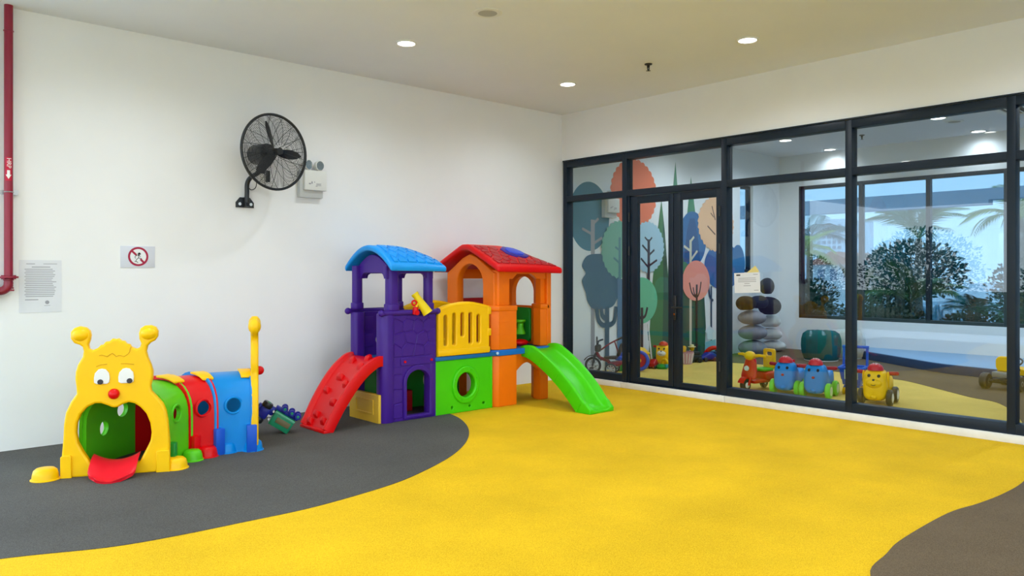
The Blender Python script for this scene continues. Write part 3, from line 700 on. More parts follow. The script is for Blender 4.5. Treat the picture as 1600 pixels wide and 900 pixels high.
# yellow clips on the crown
for a in (117, 99, 73):
    zt = .556
    cl = B(); rg_ = []
    def zc_(d): 
        x = abs(d-WD/2)/(WD/2); return .30+(zt-.30)*(max(0, 1-x**(2/.82)))**.41
    ds = [.10, .15, .20, .26]
    for da in (-3.6, 3.6):
        rg_.append([at(d, a+da, zc_(d)+.006) for d in ds]+[at(d, a+da, zc_(d)+.022) for d in reversed(ds)])
    cl.rings(rg_).out('top_clip', YEL, ct, bevel=.004)
# feet and their brackets
def bracket(a, m, w_=.06, h=.20):
    B().box(at(-.018, a, h/2), (.045, w_, h), rot=(0, 0, R(a)), bev=.008).out('foot_bracket', m, ct)
foot((-5.036, -1.335), YEL, .083); foot((-5.741, -1.082), YEL, .083)
foot((-4.872, -1.19), GRN, .072); foot((-4.752, -1.145), RED, .074); foot((-4.600, -1.105), BLU, .078); foot((-4.432, -1.165), BLU, .078)
bracket(143, DGRN, .05, .17); bracket(114.5, RED, .06, .16); bracket(97.5, DBLU, .07, .19); bracket(69.5, DBLU, .07, .20)
for a, m in ((138, GRN), (108, RED), (85, BLU)):
    foot(at(WD+.06, a, 0)[:2], m, .08)
foot(at(WD+.19, 69.5, 0)[:2], DBLU, .085)
# tail panel: the same outline seen from its edge
ta = at(-.02, 67.0, 0); tdv = (at(1, 66.3, 0)-at(0, 66.3, 0)).normalized(); tn = V((tdv.y, -tdv.x, 0))
TP = M(((tdv.x, 0, tn.x, ta.x), (tdv.y, 0, tn.y, ta.y), (0, 1, 0, 0), (0, 0, 0, 1)))
tp = B().plate(oh, .055, TP @ M.Translation((0, 0, .0)), [mo], bev=.014).out('tail_panel', YEL, ct, sharp=50)
B().ell(TP @ V((.302, .555, .035)), .034, u=20, v=12).out('tail_nose', RED, tp)
for cs in (.106, .504): B().ell(TP @ V((cs, .905, 0)), (.056, .046, .056), rot=(0, 0, math.atan2(tdv.y, tdv.x))).out('antenna_knob', YEL, tp)

# ------------------------------------------------------------------ things on the walls
# wall fan
fan = empty('wall_fan', (-3.995, 0, 1.91), label='black industrial wall fan with round wire cage on a bracket arm', cat='fan')
B().plate([(-4.082, 1.875), (-3.918, 1.875), (-3.918, 1.92), (-3.955, 1.965), (-4.045, 1.965), (-4.082, 1.92)], .012, M.Translation((0, -.008, 0)) @ XZ, bev=.003).out('wall_bracket', BLKMET, fan)
br = fan.children[-1]
for x in (-4.05, -3.95): B().cyl((x, -.012, 1.905), (x, -.024, 1.905), .014, n=12).out('bracket_bolt', CHROME, br)
B().plate([(0, 0), (.075, 0), (.02, .085), (0, .085)], .03, M.Translation((-4.0, -.012, 1.88)) @ M(((0, 0, 1, 0), (-1, 0, 0, 0), (0, 1, 0, 0), (0, 0, 0, 1))), bev=.003).out('bracket_gusset', BLKMET, br)
FC = V((-3.905, -.40, 2.33)); FA = V((.17, -.985, 0)).normalized(); FR = .318
arm = spline([(-3.998, -.045, 1.91), (-3.998, -.05, 2.0), (-3.998, -.055, 2.08), (-3.985, -.085, 2.13), (-3.965, -.14, 2.155), (-3.945, -.19, 2.18), (-3.937, -.22, 2.22)], 5)
B().tube(arm, .02, 12).out('arm', BLKMET, fan)
mo_ = FC-FA*.19
B().cyl(FC-FA*.12-V((0, 0, .02)), mo_+V((0, 0, -.16)), .045, .03, 14).out('yoke', BLKMET, fan)
mt = B().cyl(FC-FA*.26, FC-FA*.09, .088, .082, 26).ell(FC-FA*.26, (.088, .06, .088), u=20, v=12).out('motor', BLKMET, fan, bevel=.006)
kn = B().cyl(FC-FA*.2-V((0, 0, .08)), FC-FA*.2-V((0, 0, .12)), .016, n=10).out('knob', BLKMET, mt)
B().box(FC-FA*.10-V((0, 0, .20)), (.035, .03, .10), bev=.006).out('pull_switch', BLKMET, fan)
cbl = spline([(-3.97, -.11, 2.14), (-3.93, -.09, 2.10), (-3.93, -.07, 2.05), (-3.965, -.06, 2.03), (-3.99, -.05, 2.06)], 6)
B().tube(cbl, .004, 6).out('cable', BLACK, fan)
fx = V((0, 0, 1)).cross(FA).normalized(); fz = V((0, 0, 1))
fp_ = lambda r, t, o: FC+(fx*cos(t)+fz*sin(t))*r+FA*o
B().torus(FC, FR, .011, FA, 64, 10).out('guard_rim', BLKMET, fan)
wg = B()
for side in (1, -1):
    for i in range(24):
        r = .075+(FR-.01-.075)*(i/23); o = side*(.075*(1-(max(0, r-.12)/(FR-.12))**2.2)) if r > .12 else side*.075
        n = 56
        wg.tube([fp_(r, 2*pi*k/n, o) for k in range(n)], .0016, 3, loop=True)
    for k in range(16):
        t = 2*pi*(k+.3)/16
        wg.tube([fp_(r, t+ (r*.5 if side > 0 else 0), side*(.077*(1-(max(0, r-.12)/(FR-.12))**2.2)) if r > .12 else side*.077) for r in (.05, .12, .18, .24, .28, FR-.003)], .0022, 4)
wg.out('wire_guard', BLKMET, fan)
B().cyl(FC+FA*.076, FC+FA*.080, .030, n=20).out('guard_badge', BLKMET, fan)
hb = B().cyl(FC-FA*.05, FC+FA*.035, .042, .03, 18).out('hub', BLKMET, fan)
for t in (R(109), R(-2), R(229)):
    b = B(); rings = []
    for i in range(8):
        f = i/7; r = .03+.235*f; w = .014+.034*sin(pi*min(1, f*.95+.05))**.7*(1-.25*f); tw = R(42-22*f)
        if f > .9: w *= .5
        d = (fx*cos(t)+fz*sin(t)); e = (fx*-sin(t)+fz*cos(t)); c = FC+d*r
        ax = e*cos(tw)+FA*sin(tw); nn = ax.cross(d).normalized()
        rings.append([c+ax*w+nn*.000, c+ax*w*.3+nn*.006, c-ax*w*.6+nn*.006, c-ax*w, c-ax*w*.6-nn*.003, c+ax*w*.3-nn*.003])
    b.rings(rings).out('blade', BLKMET, fan)

def emergency(loc, rz, label):
    e = empty('emergency_light', loc, rz, label=label, cat='emergency light', group='twin head emergency lights')
    hb = B().box((.018, -.062, .115), (.225, .05, .185), bev=.008).out('front_cover', OFFW, e, local=True)
    B().bx((-.130, -.056, -.045), (.105, 0, .20), bev=.005).out('housing', mat('housing_grey', (.55, .56, .56), .5, .4), e, local=True)
    tx = B()
    for i, (x, z, w, h) in enumerate([(-.055, .075, .02, .012), (-.030, .082, .012, .02), (.0, .092, .006, .012), (.02, .083, .05, .004), (.02, .075, .045, .004), (.02, .066, .05, .004), (.012, .058, .02, .005)]):
        tx.bx((x, -.0885, z), (x+w, -.0872, z+h))
    tx.out('print', INK, hb, local=True)
    for x, a in ((-.06, .25), (.055, -.15)):
        c = V((x, -.075, .255)); d = V((a*.4+.25, -1, -.06)).normalized()
        lh = B().lathe([(.018, -.045), (.040, -.03), (.047, 0), (.048, .012), (.044, .016)], 22, M.Translation(c) @ V((0, 0, 1)).rotation_difference(d).to_matrix().to_4x4()).out('lamp_head', OFFW, e, local=True)
        B().lathe([(.003, -.012), (.02, -.006), (.036, .006), (.042, .0165)], 22, M.Translation(c) @ V((0, 0, 1)).rotation_difference(d).to_matrix().to_4x4()).out('reflector', REFL, lh, local=True)
        B().ell(c+d*.006, .010, u=10, v=8).out('bulb', WHITE, lh, local=True)
        B().cyl((x, -.05, .195), c-V((0, -.012, .012)), .018, .016, 12).out('swivel', OFFW, lh, local=True)
    return e
emergency((-3.37, 0, 2.045), 0, 'white twin-head emergency light on the wall beside the black fan')
emergency((.86, 0, 2.06), 0, 'white twin-head emergency light on the tree mural behind the glass')

# no-running sign
sg_ = empty('no_running_sign', (-4.882, 0, 1.43), label='small pale sign with red circle crossing out a running figure', cat='sign')
B().bx((-5.012, -.006, 1.344), (-4.752, 0, 1.516), bev=.001).out('board', mat('sign_board', (.66, .68, .76), .5, .3), sg_)
bdn = sg_.children[-1]
RS = mat('sign_red', s2l('#a3183f'), .5, .3)
B().plate(circ(-4.880, 1.432, .077, .077, 40), .001, M.Translation((0, -.0065, 0)) @ XZ, [circ(-4.880, 1.432, .061, .061, 40)], bev=0).out('ban_ring', RS, bdn)
B().plate(circ(-4.880, 1.432, .061, .061, 40), .0008, M.Translation((0, -.0063, 0)) @ XZ, bev=0).out('sign_disc', mat('sign_disc', (.80, .81, .83), .5, .3), bdn)
c = lambda pts, w: B().tube([(x, -.0072, z) for x, z in pts], w, 4)
k = B()
for p, q in (((-.052, .048), (-.014, .012)), ((.016, -.02), (.046, -.052))):
    d = V((q[0]-p[0], 0, q[1]-p[1])).normalized(); n_ = V((-d.z, 0, d.x))*.008
    P0, P1 = V((-4.880+p[0], -.0075, 1.432+p[1])), V((-4.880+q[0], -.0075, 1.432+q[1])); k.poly([P0+n_, P1+n_, P1-n_, P0-n_])
k.out('ban_bar', RS, bdn)
fg = B(); ox, oz = -4.882, 1.425
for pts in [[(-.002, .03), (.012, .036), (.02, .028), (.012, .02), (0, .024)], [(-.012, .016), (.004, .02), (.018, .006)], [(-.012, .016), (-.024, .004), (-.018, -.008)], [(.004, .018), (.004, -.004), (-.012, -.018), (-.018, -.032), (-.026, -.032)], [(.004, -.004), (.022, -.008), (.028, -.008)], [(-.018, -.03), (-.006, -.036), (0, -.042)], [(.0, .028), (.018, .028)]]:
    fg.tube([(ox+x, -.0074, oz+z) for x, z in pts], .0022, 4)
fg.ell((ox+.010, -.0072, oz+.032), (.008, .001, .008), u=12, v=8)
fg.out('running_figure', INKB, bdn)

# printed notice on the left wall (text too small to read: grey lines)
nt = empty('paper_notice', (-5.56, 0, 1.2), label='printed paper notice in a clear sleeve on the wall beside the red pipe', cat='notice')
ns_ = B().bx((-5.70, -.003, 1.006), (-5.425, 0, 1.396)).out('sheet', PAPER, nt)
tl = B(); random.seed(3)
def ln(x, z, w, h=.004): tl.bx((x, -.0036, z), (x+w, -.003, z+h))
ln(-5.655, 1.365, .055, .005); ln(-5.545, 1.366, .09, .004); ln(-5.62, 1.341, .12, .006)
for i in range(16): ln(-5.66+(.0 if i % 2 else -.006), 1.325-i*.0135, .195+random.uniform(-.02, .01), .0052)
ln(-5.663, 1.098, .085, .006); ln(-5.54, 1.055, .04, .003)
tl.out('text_lines', INK, ns_)
B().plate(circ(-5.52, 1.08, .014, .014, 18), .0008, M.Translation((0, -.0034, 0)) @ XZ, bev=0).out('stamp', INK, ns_)

# fire pipe
fpp = empty('fire_pipe', (-5.765, -.055, 1.14), label='dark red vertical fire pipe with flanged elbow at the left edge', cat='pipe')
px, py = -5.775, -.058
B().cyl((px, py, 1.20), (px, py, H), .0285, n=24).out('pipe', PIPE, fpp)
el = B().tube(spline([(px, py, 1.235), (px-.004, py, 1.205), (px-.025, py+.006, 1.178), (px-.06, py+.01, 1.168), (px-.14, py+.01, 1.168)], 5), [.030]*21, 18).out('elbow', PIPE, fpp)
B().cyl((px, py, 1.262), (px, py, 1.276), .062, n=28).cyl((px, py, 1.245), (px, py, 1.262), .034, n=20).out('flange', PIPE, fpp, bevel=.003)
fl = fpp.children[-1]
for i in range(4):
    t = pi/4+i*pi/2; B().cyl((px+.048*cos(t), py+.048*sin(t), 1.254), (px+.048*cos(t), py+.048*sin(t), 1.284), .008, n=6).out('flange_bolt', PIPE, fl)
B().cyl((px-.075, py+.01, 1.168), (px-.095, py+.01, 1.168), .058, n=24).out('elbow_flange', PIPE, el)
for i in range(3): B().box((px+.018, py-.02+.018*i, 1.175+.016*i), (.028, .012, .012), bev=.003).out('elbow_bolt', PIPE, el)
B().torus((px, py, 1.885), .0305, .004, n=24, k=6).bx((px-.05, -.03, 1.868), (px+.065, -.022, 1.9)).bx((px+.045, -.026, 1.868), (px+.05, 0, 1.9)).out('clamp', STEEL, fpp)
B().torus((px, py, 3.05), .030, .004, n=24, k=6).out('coupling_ring', PIPE, fpp)
# adhesive band: white letters HRP and arrow pointing down on red
LB = mat('label_red', s2l('#c21a3c'), .5, .3)
lt = B(); th0 = -2.6
ca = math.atan2(-6.6, -1.05)
def cylp(a, z, r=.0291): return V((px+r*cos(a), py+r*sin(a), z))
lb_ = B().rings([[cylp(ca-.75+1.5*i/12, z) for i in range(13)] for z in (1.965, 2.135)], closed=False, cap=False).out('label', LB, fpp)
tm = text_mesh('HRP', .040, .0005); 
# text reads downwards: local x -> -z, local y -> around the pipe
def wrap(me, ang0, z0):
    """flat print bent round the pipe; local x runs down, local y runs round"""
    q = bmesh.new(); q.from_mesh(me)
    for i in range(-8, 9):
        bmesh.ops.bisect_plane(q, geom=q.verts[:]+q.edges[:]+q.faces[:], plane_co=(0, i*.003, 0), plane_no=(0, 1, 0))
    for v in q.verts: x, y, z = v.co; v.co = cylp(ang0+y/.0291, z0-x, .0298+z*.2)
    q.to_mesh(me); q.free(); return B().mesh(me)
wrap(tm, ca+.06, 2.092).out('lettering', WHITE, lb_, sharp=180)
ar = plate_mesh([(-.032, -.009), (0, -.009), (0, -.018), (.031, 0), (0, .018), (0, .009), (-.032, .009)], [], .0008, 0)
wrap(ar, ca, 2.008).out('arrow', WHITE, lb_, sharp=180)

# ------------------------------------------------------------------ ceiling fittings
def downlight(x, y, lens, watts, label, z=H, r=.088, spread=160):
    d = empty('downlight', (x, y, z), label=label, cat='ceiling light', group='round recessed downlights')
    B().lathe([(r*.80, -.002), (r*.82, -.010), (r*.95, -.012), (r, -.006), (r, 0), (r*.8, 0)], 32).out('trim_ring', WHITE, d, local=True)
    B().lathe([(0, -.006), (r*.81, -.006), (r*.81, -.003), (0, -.003)], 32).out('lens', lens, d, local=True)
    l = bpy.data.lights.new('downlight_beam', 'SPOT'); l.energy = watts; l.spot_size = R(spread); l.spot_blend = .8; l.shadow_soft_size = .07; l.color = (.83, .92, 1)
    lo = bpy.data.objects.new('downlight_beam', l); col.objects.link(lo); lo.parent = d; lo.location = (0, 0, -.02)
W_ = 60
downlight(-3.117, -1.218, LAMP, W_, 'lit round downlight in the ceiling above the purple tower, left of the speaker')
downlight(-1.088, -1.144, LAMP, W_, 'lit round downlight nearest the room corner, above the orange tower')
downlight(-1.064, -3.187, LAMP, W_, 'lit round downlight in front of the glazed wall, right of the sprinkler')
for x, y in ((-3.0, -3.15), (-5.05, -1.25), (-5.05, -3.15), (-3.0, -5.15), (-1.06, -5.2), (-7.1, -1.25), (-7.1, -3.2), (-5.05, -5.15), (-7.1, -5.2), (-3, -7.2), (-1.06, -7.2), (-5.05, -7.2)):
    downlight(x, y, LAMP, W_, 'downlight outside the picture, %s row from the fan wall, %s from the glass' % ({-1: 'first', -3: 'second', -5: 'third', -7: 'fourth'}[int(y)], {-1: 'nearest', -3: 'second', -2: 'second', -5: 'third', -7: 'fourth'}[int(x)]))
for x, y, t in ((3.70, -.93, 'lit downlight behind the glass, leftmost in the inner room ceiling'), (5.0, -.97, 'lit downlight close to the inner back wall, left of the inner sprinkler'),
             (3.60, -3.03, 'lit downlight behind the glass, beside the inner ceiling speaker'), (4.98, -3.06, 'lit downlight near the inner back wall, right of the inner speaker')):
    downlight(x, y, LAMPIN, 20 if x > 4.5 else 85, t, r=.10, spread=160)
for x, y, t in ((2.0, -.95, 'nearest the mural'), (2.0, -3.05, 'second from the mural'), (3.6, -5.1, 'third from the mural, far side'), (2.0, -5.1, 'third from the mural, near the glass')): downlight(x, y, LAMPIN, 90, 'inner room ceiling downlight above the glazing head, '+t, r=.10, spread=160)
def speaker(x, y, label):
    s = empty('ceiling_speaker', (x, y, H), label=label, cat='speaker', group='round ceiling speakers')
    B().lathe([(.085, -.006), (.098, -.008), (.108, -.004), (.108, 0), (.085, 0)], 36).out('rim', OFFW, s, local=True)
    B().lathe([(0, -.008), (.05, -.0075), (.086, -.005), (.086, -.001), (0, -.001)], 36).out('grille', GREYP, s, local=True)
speaker(-3.096, -2.252, 'round grey ceiling speaker in the open play area'); speaker(4.01, -3.08, 'round grey ceiling speaker inside the glazed room')
def sprinkler(x, y, label):
    s = empty('fire_sprinkler', (x, y, H), label=label, cat='sprinkler', group='pendent fire sprinklers')
    DK = mat('sprinkler_dark', (.035, .03, .03), .4, .5, metal=.6)
    B().lathe([(.036, 0), (.034, -.008), (.014, -.012), (.014, -.03), (.008, -.034), (.0, -.034)][::-1], 18).out('escutcheon', DK, s, local=True)
    B().tube([(.012, 0, -.025), (.016, 0, -.045), (.004, 0, -.062)], .0035, 6).tube([(-.012, 0, -.025), (-.016, 0, -.045), (-.004, 0, -.062)], .0035, 6).cyl((0, 0, -.03), (0, 0, -.058), .004, n=8).out('frame_arms', DK, s, local=True)
    b = B().cyl((0, 0, -.062), (0, 0, -.065), .010, n=12)
    for i in range(8): b.box((.015*cos(i*pi/4), .015*sin(i*pi/4), -.0635), (.012, .006, .002), rot=(0, 0, i*pi/4))
    b.out('deflector', DK, s, local=True)
sprinkler(-1.077, -2.168, 'small dark sprinkler hanging from the main ceiling'); sprinkler(4.11, -1.86, 'small dark sprinkler seen through the glass on the inner ceiling')
av = empty('air_diffuser', (3.65, -3.95, H), label='white slotted air diffuser in the inner room ceiling, right edge', cat='air vent')
B().plate(rrect(-.42, -.30, .42, .30, .01), .012, M.Translation((0, 0, -.007)), [rrect(-.36, -.24, .36, .24, .005)], bev=.002).out('frame', WHITE, av, local=True)
for i in range(5): B().box((0, -.19+.095*i, -.008), (.72, .05, .006), rot=(R(25), 0, 0)).out('blade', OFFW if i else WHITE, av, local=True)
B().bx((-.36, -.24, -.0015), (.36, .24, -.0005)).out('backing', BLACK, av, local=True)

# ------------------------------------------------------------------ painted tree mural on the inner left wall
mu = empty('tree_mural', (2.0, 0, FZ), label='painted mural of stylised round and pointed trees on the wall behind the glass', cat='mural')
LAY = [0]
def flat(nm, pts, h):
    LAY[0] += 1; y = -.0006*LAY[0]
    m = mat('paint_'+h[1:], s2l(h), .6, .3)
    me = plate_mesh(pts, [], .0005, 0)
    return B().mesh(me, M.Translation((0, y, 0)) @ XZ).out(nm, m, mu)
def strk(nm, paths, w, h):
    LAY[0] += 1; y = -.0006*LAY[0]-.0004; b = B()
    for q, ww in paths:
        y -= .00006
        pts = spline(q, 6) if len(q) > 2 else q; L_, R_ = [], []
        for i, p in enumerate(pts):
            a = pts[max(0, i-1)]; c = pts[min(len(pts)-1, i+1)]; dx, dz = c[0]-a[0], c[1]-a[1]; l = math.hypot(dx, dz) or 1
            L_.append((p[0]-dz/l*ww/2*w, p[1]+dx/l*ww/2*w)); R_.append((p[0]+dz/l*ww/2*w, p[1]-dx/l*ww/2*w))
        for i in range(len(pts)-1): b.poly([(L_[i][0], y, L_[i][1]), (L_[i+1][0], y, L_[i+1][1]), (R_[i+1][0], y, R_[i+1][1]), (R_[i][0], y, R_[i][1])])
    return b.out(nm, mat('paint_'+h[1:], s2l(h), .6, .3), mu)
def egg(cx, cz, rx, rz, n=48, tip=0): return [(cx+rx*cos(t)*(1-tip*sin(t)), cz+rz*sin(t)) for t in (2*pi*i/n for i in range(n))]
def scal(cx, cz, rx, rz, n=34, a=.06, sharp=False):
    o = []
    for i in range(n):
        for k in range(4):
            t = 2*pi*(i+k/4)/n; s = 1+(a*(k/4) if sharp else a*abs(sin(pi*k/4)))
            o.append((cx+rx*s*cos(t), cz+rz*s*sin(t)))
    return o
SQ = 1
flat('tree_crown', egg(.50, 2.019, .38, .44), '#3f7f96')
strk('tree_trunk', [([(.561, 1.98), (.561, .08)], 1.5), ([(.561, 1.79), (.36, 1.86)], .7), ([(.561, 1.67), (.74, 1.755)], .7), ([(.561, 1.92), (.67, 2.0)], .7)], .05, '#9c9ea6')
flat('tree_crown', scal(1.389, 2.37, .47, .45, 30, .05), '#ee7c57')
flat('cypress', [(2.311, 2.885), (2.22, 2.3), (2.15, 1.5), (2.05, .06), (2.48, .06), (2.46, 1.5), (2.39, 2.3)], '#4f8f76')
flat('cypress', [(1.985, 2.32), (1.90, 1.9), (1.78, 1.15), (1.72, .5), (1.70, .06), (2.28, .06), (2.22, .6), (2.13, 1.3), (2.06, 1.9)], '#3f7d52')
flat('cypress', [(2.015, 2.1), (2.03, 1.0), (2.0, .06), (2.28, .06), (2.22, .6), (2.13, 1.3), (2.06, 1.9)], '#2d5f4e')
flat('cypress', [(2.684, 2.70), (2.60, 2.2), (2.50, 1.6), (2.42, .9), (2.40, .06), (3.02, .06), (3.06, .5), (3.02, .95), (2.92, 1.5), (2.79, 2.2)], '#3f8a68')
flat('tree_crown', egg(2.73, 1.80, .34, .40), '#2b6ea8')
flat('cypress', [(2.655, 2.1), (2.58, 1.9), (2.50, 1.46), (2.92, 1.46), (2.86, 1.8), (2.78, 2.1)], '#24588c')
flat('cypress', [(2.43, 1.3), (2.40, .06), (3.02, .06), (3.06, .5), (3.02, .95), (2.95, 1.3)], '#2c5b4b')
flat('tree_crown', egg(3.52, 1.40, .50, .36), '#1f66a6')
strk('tree_trunk', [([(3.13, 1.12), (3.16, .95), (3.25, .88)], 1), ([(3.2, 1.1), (3.2, .06)], 1)], .04, '#2a4a66')
flat('tree_crown', egg(3.93, 1.44, .20, .30), '#3a79b0')
flat('tree_crown', scal(3.329, 2.04, .46, .40, 28, .08, True), '#f0c096')
strk('tree_branch', [([(3.214, 2.306), (3.30, 2.1)], 1), ([(3.097, 2.003), (3.30, 1.88)], 1), ([(3.18, 2.2), (3.26, 2.14)], .8)], .022, '#6a4a40')
strk('tree_trunk', [([(2.667, 1.78), (2.667, .06)], 1.5), ([(2.754, 1.83), (2.667, 1.76)], 1), ([(2.502, 1.69), (2.667, 1.62)], 1), ([(2.835, 1.625), (2.675, 1.49)], 1)], .036, '#cfcdb6')
flat('tree_crown', spline([(.42, 1.05), (.35, 1.20), (.42, 1.30), (.35, 1.39), (.42, 1.50), (.55, 1.54), (.80, 1.54), (.97, 1.48), (1.08, 1.35), (1.09, 1.1), (1.02, .95), (.9, .85), (.58, .84), (.46, .93)], 5, True), '#33657f')
strk('tree_trunk', [([(.827, .86), (.827, .06)], 1.5), ([(.625, .86), (.66, .70), (.74, .63), (.827, .625), (.92, .635), (.98, .69), (1.005, .86)], 1.2), ([(.712, .86), (.73, .76), (.79, .71), (.827, .70)], 1.2)], .055, '#345a70')
flat('tree_crown', scal(1.085, 1.609, .355, .365, 26, .09, True), '#74b09c')
strk('tree_trunk', [([(1.076, 1.77), (1.076, 1.22)], .8), ([(.953, 1.50), (1.076, 1.43)], .5), ([(.985, 1.64), (1.076, 1.60)], .5)], .06, '#4f8790')
strk('tree_trunk', [([(1.082, 1.22), (1.082, .06)], 1.4)], .075, '#4f7a9e')
flat('tree_crown', scal(1.671, 1.655, .345, .335, 28, .085, True), '#a9cfe2')
strk('tree_trunk', [([(1.686, 1.76), (1.686, .9)], 1.3), ([(1.60, 1.79), (1.686, 1.74), (1.76, 1.79)], .6), ([(1.545, 1.68), (1.686, 1.58)], .7), ([(1.81, 1.62), (1.686, 1.54)], .7), ([(1.515, 1.50), (1.686, 1.37)], .7), ([(1.87, 1.48), (1.686, 1.395)], .7)], .042, '#23303c')
flat('tree_crown', egg(1.531, .925, .345, .315), '#68c29c')
strk('tree_trunk', [([(1.537, .83), (1.537, .06)], 1.4), ([(1.425, .83), (1.46, .72), (1.537, .69), (1.61, .72), (1.655, .83)], 1)], .04, '#2a3a40')
flat('tree_crown', egg(2.801, 1.188, .345, .295, tip=.06), '#ef9b8c')
strk('tree_trunk', [([(2.811, 1.13), (2.811, .06)], 1.3), ([(2.63, 1.16), (2.69, 1.01), (2.811, .945), (2.885, 1.03), (2.92, 1.17)], .8), ([(2.72, 1.09), (2.75, 1.0), (2.811, .95)], .7)], .034, '#35282c')
flat('painted_house', [(3.0, .06), (3.03, .27), (3.30, .30), (3.32, .06)], '#84bccb')
flat('painted_house', [(3.07, .30), (3.07, .40), (3.02, .43), (3.14, .52), (3.27, .42), (3.22, .40), (3.22, .30)], '#d8e6ee')

# ------------------------------------------------------------------ notice stuck to the glass
pn = empty('glass_notice', (.045, -2.51, 1.2), label='white printed notice taped to the glass beside the door, yellow corner showing behind', cat='notice')
GY = M(((0, 0, -1, 0), (-1, 0, 0, 0), (0, 1, 0, 0), (0, 0, 0, 1)))      # local (x,y,z) -> (-z, -x, y): faces -x, x to the right
gp_ = M.Translation((.047, -2.512, 1.203)) @ GY @ M.Rotation(R(2), 4, 'Z')
q = B().box((0, 0, 0), (.285, .20, .0015)).raw(); q.transform(gp_)
sh_ = finish(q, 'sheet', PAPER, pn)
yy = B().box((.06, .10, -.002), (.13, .07, .001), rot=(0, 0, R(35))).raw(); yy.transform(gp_); finish(yy, 'yellow_backing', mat('paper_yellow', (.75, .62, .22), .7), pn)
b = B(); random.seed(8)
b.box((-.095, .078, .001), (.045, .014, .0006)); q = b.raw(); q.transform(gp_); finish(q, 'heading', INKB, sh_)
b = B()
for i, (x, w_) in enumerate([(.095, .05), (-.0, .19), (.0, .20), (0, .20), (0, .06), (0, .08), (.1, .05)]):
    b.box((x, [.08, .045, .028, .011, -.008, -.03, -.075][i], .001), (w_, .006, .0005))
q = b.raw(); q.transform(gp_); finish(q, 'text_lines', INK, sh_)

# ------------------------------------------------------------------ inner room: stacked pillows, poufs
ST = lambda n, h: mat(n, s2l(h), .9, .2, var=.10, vscale=14, bump=.25, bscale=300)
for i, (c, r, h, nm, lb) in enumerate([
    ((4.461, -.20, 1.086), (.115, .12, .136), '#3a3d42', 'charcoal', 'charcoal pebble pillow on the very top of the stack'),
    ((3.949, -.35, .85), (.125, .15, .105), '#2a3240', 'dark', 'dark slate pebble pillow just below the paper notice'),
    ((3.631, -.33, .84), (.14, .15, .115), '#22211f', 'black', 'near-black pebble pillow at upper left of the stack'),
    ((4.351, -.30, .778), (.16, .18, .148), '#161b26', 'blueblack', 'blue-black round pebble pillow at upper right of the stack'),
    ((3.766, -.35, .618), (.20, .22, .113), '#8d8c92', 'grey', 'grey pebble pillow third from the floor, left column'),
    ((3.781, -.35, .395), (.21, .22, .118), '#8b8b93', 'grey', 'wide grey pebble pillow second from the floor, left column'),
    ((3.796, -.35, .160), (.22, .22, .119), '#7e848c', 'greyb', 'blue-grey pebble pillow at the bottom of the left column'),
    ((4.526, -.22, .527), (.13, .17, .106), '#e0e0dc', 'pale', 'pale pebble pillow highest in the right column of the stack'),
    ((4.543, -.22, .322), (.135, .18, .102), '#dddedb', 'pale', 'pale pebble pillow in the middle of the right column'),
    ((4.62, -.22, .130), (.16, .20, .09), '#e0e1de', 'pale', 'pale pebble pillow on the floor in the right column')]):
    b = B().ell((0, 0, 0), r, u=26, v=16)
    for v in b.bm.verts:
        n = v.co.normalized(); k = 1+.05*sin(3.1*n.x+i)*cos(2.7*n.y+2*i); v.co *= k
        if v.co.z < -r[2]*.86: v.co.z = -r[2]*.86-(abs(v.co.z)-r[2]*.86)*.25
    o = b.out('pebble_pillow', ST('felt_'+h[1:], h), origin=None); o.location = c
    tag(o, lb, 'pillow', 'pebble pillows stacked by the wall')
def pouf(loc, r, h, m, label):
    p = empty('pouf', loc, label=label, cat='pouf')
    B().lathe([(0, .012), (r*.80, .012), (r*.86, .03), (r*.97, h*.30), (r, h*.5), (r*.98, h*.72), (r*.90, h*.90), (r*.72, h*.985), (r*.4, h), (0, h)], 40).out('cushion', m, p, local=True, sharp=60)
    b = B()
    for i in range(8):
        t = 2*pi*i/8; b.tube([(rr*cos(t)*1.001, rr*sin(t)*1.001, z) for rr, z in [(r*.86, .03), (r*.97, h*.30), (r, h*.5), (r*.98, h*.72), (r*.90, h*.90), (r*.72, h*.987), (r*.4, h+.001)]], .003, 5)
    b.out('seam', m, p, local=True)
    B().cyl((0, 0, 0), (0, 0, .015), r*.84, n=32).out('base_ring', WHITE, p, local=True)
pouf((3.98, -1.33, FZ), .275, .43, ST('felt_teal', '#155e5f'), 'dark teal round pouf standing before the back window')
pouf((4.55, -1.42, FZ), .28, .42, ST('felt_white', '#c3c8c6'), 'off-white round pouf half hidden behind the teal one')
wb = empty('flat_box', (3.3, -1.19, FZ), R(-40), label='small flat white and red box on the floor before the teal pouf', cat='box')
B().box((0, 0, .03), (.10, .21, .055), bev=.004).out('box_body', WHITE, wb, local=True)
B().box((0, -.075, .03), (.104, .065, .058), bev=.004).out('red_sleeve', RED, wb, local=True)

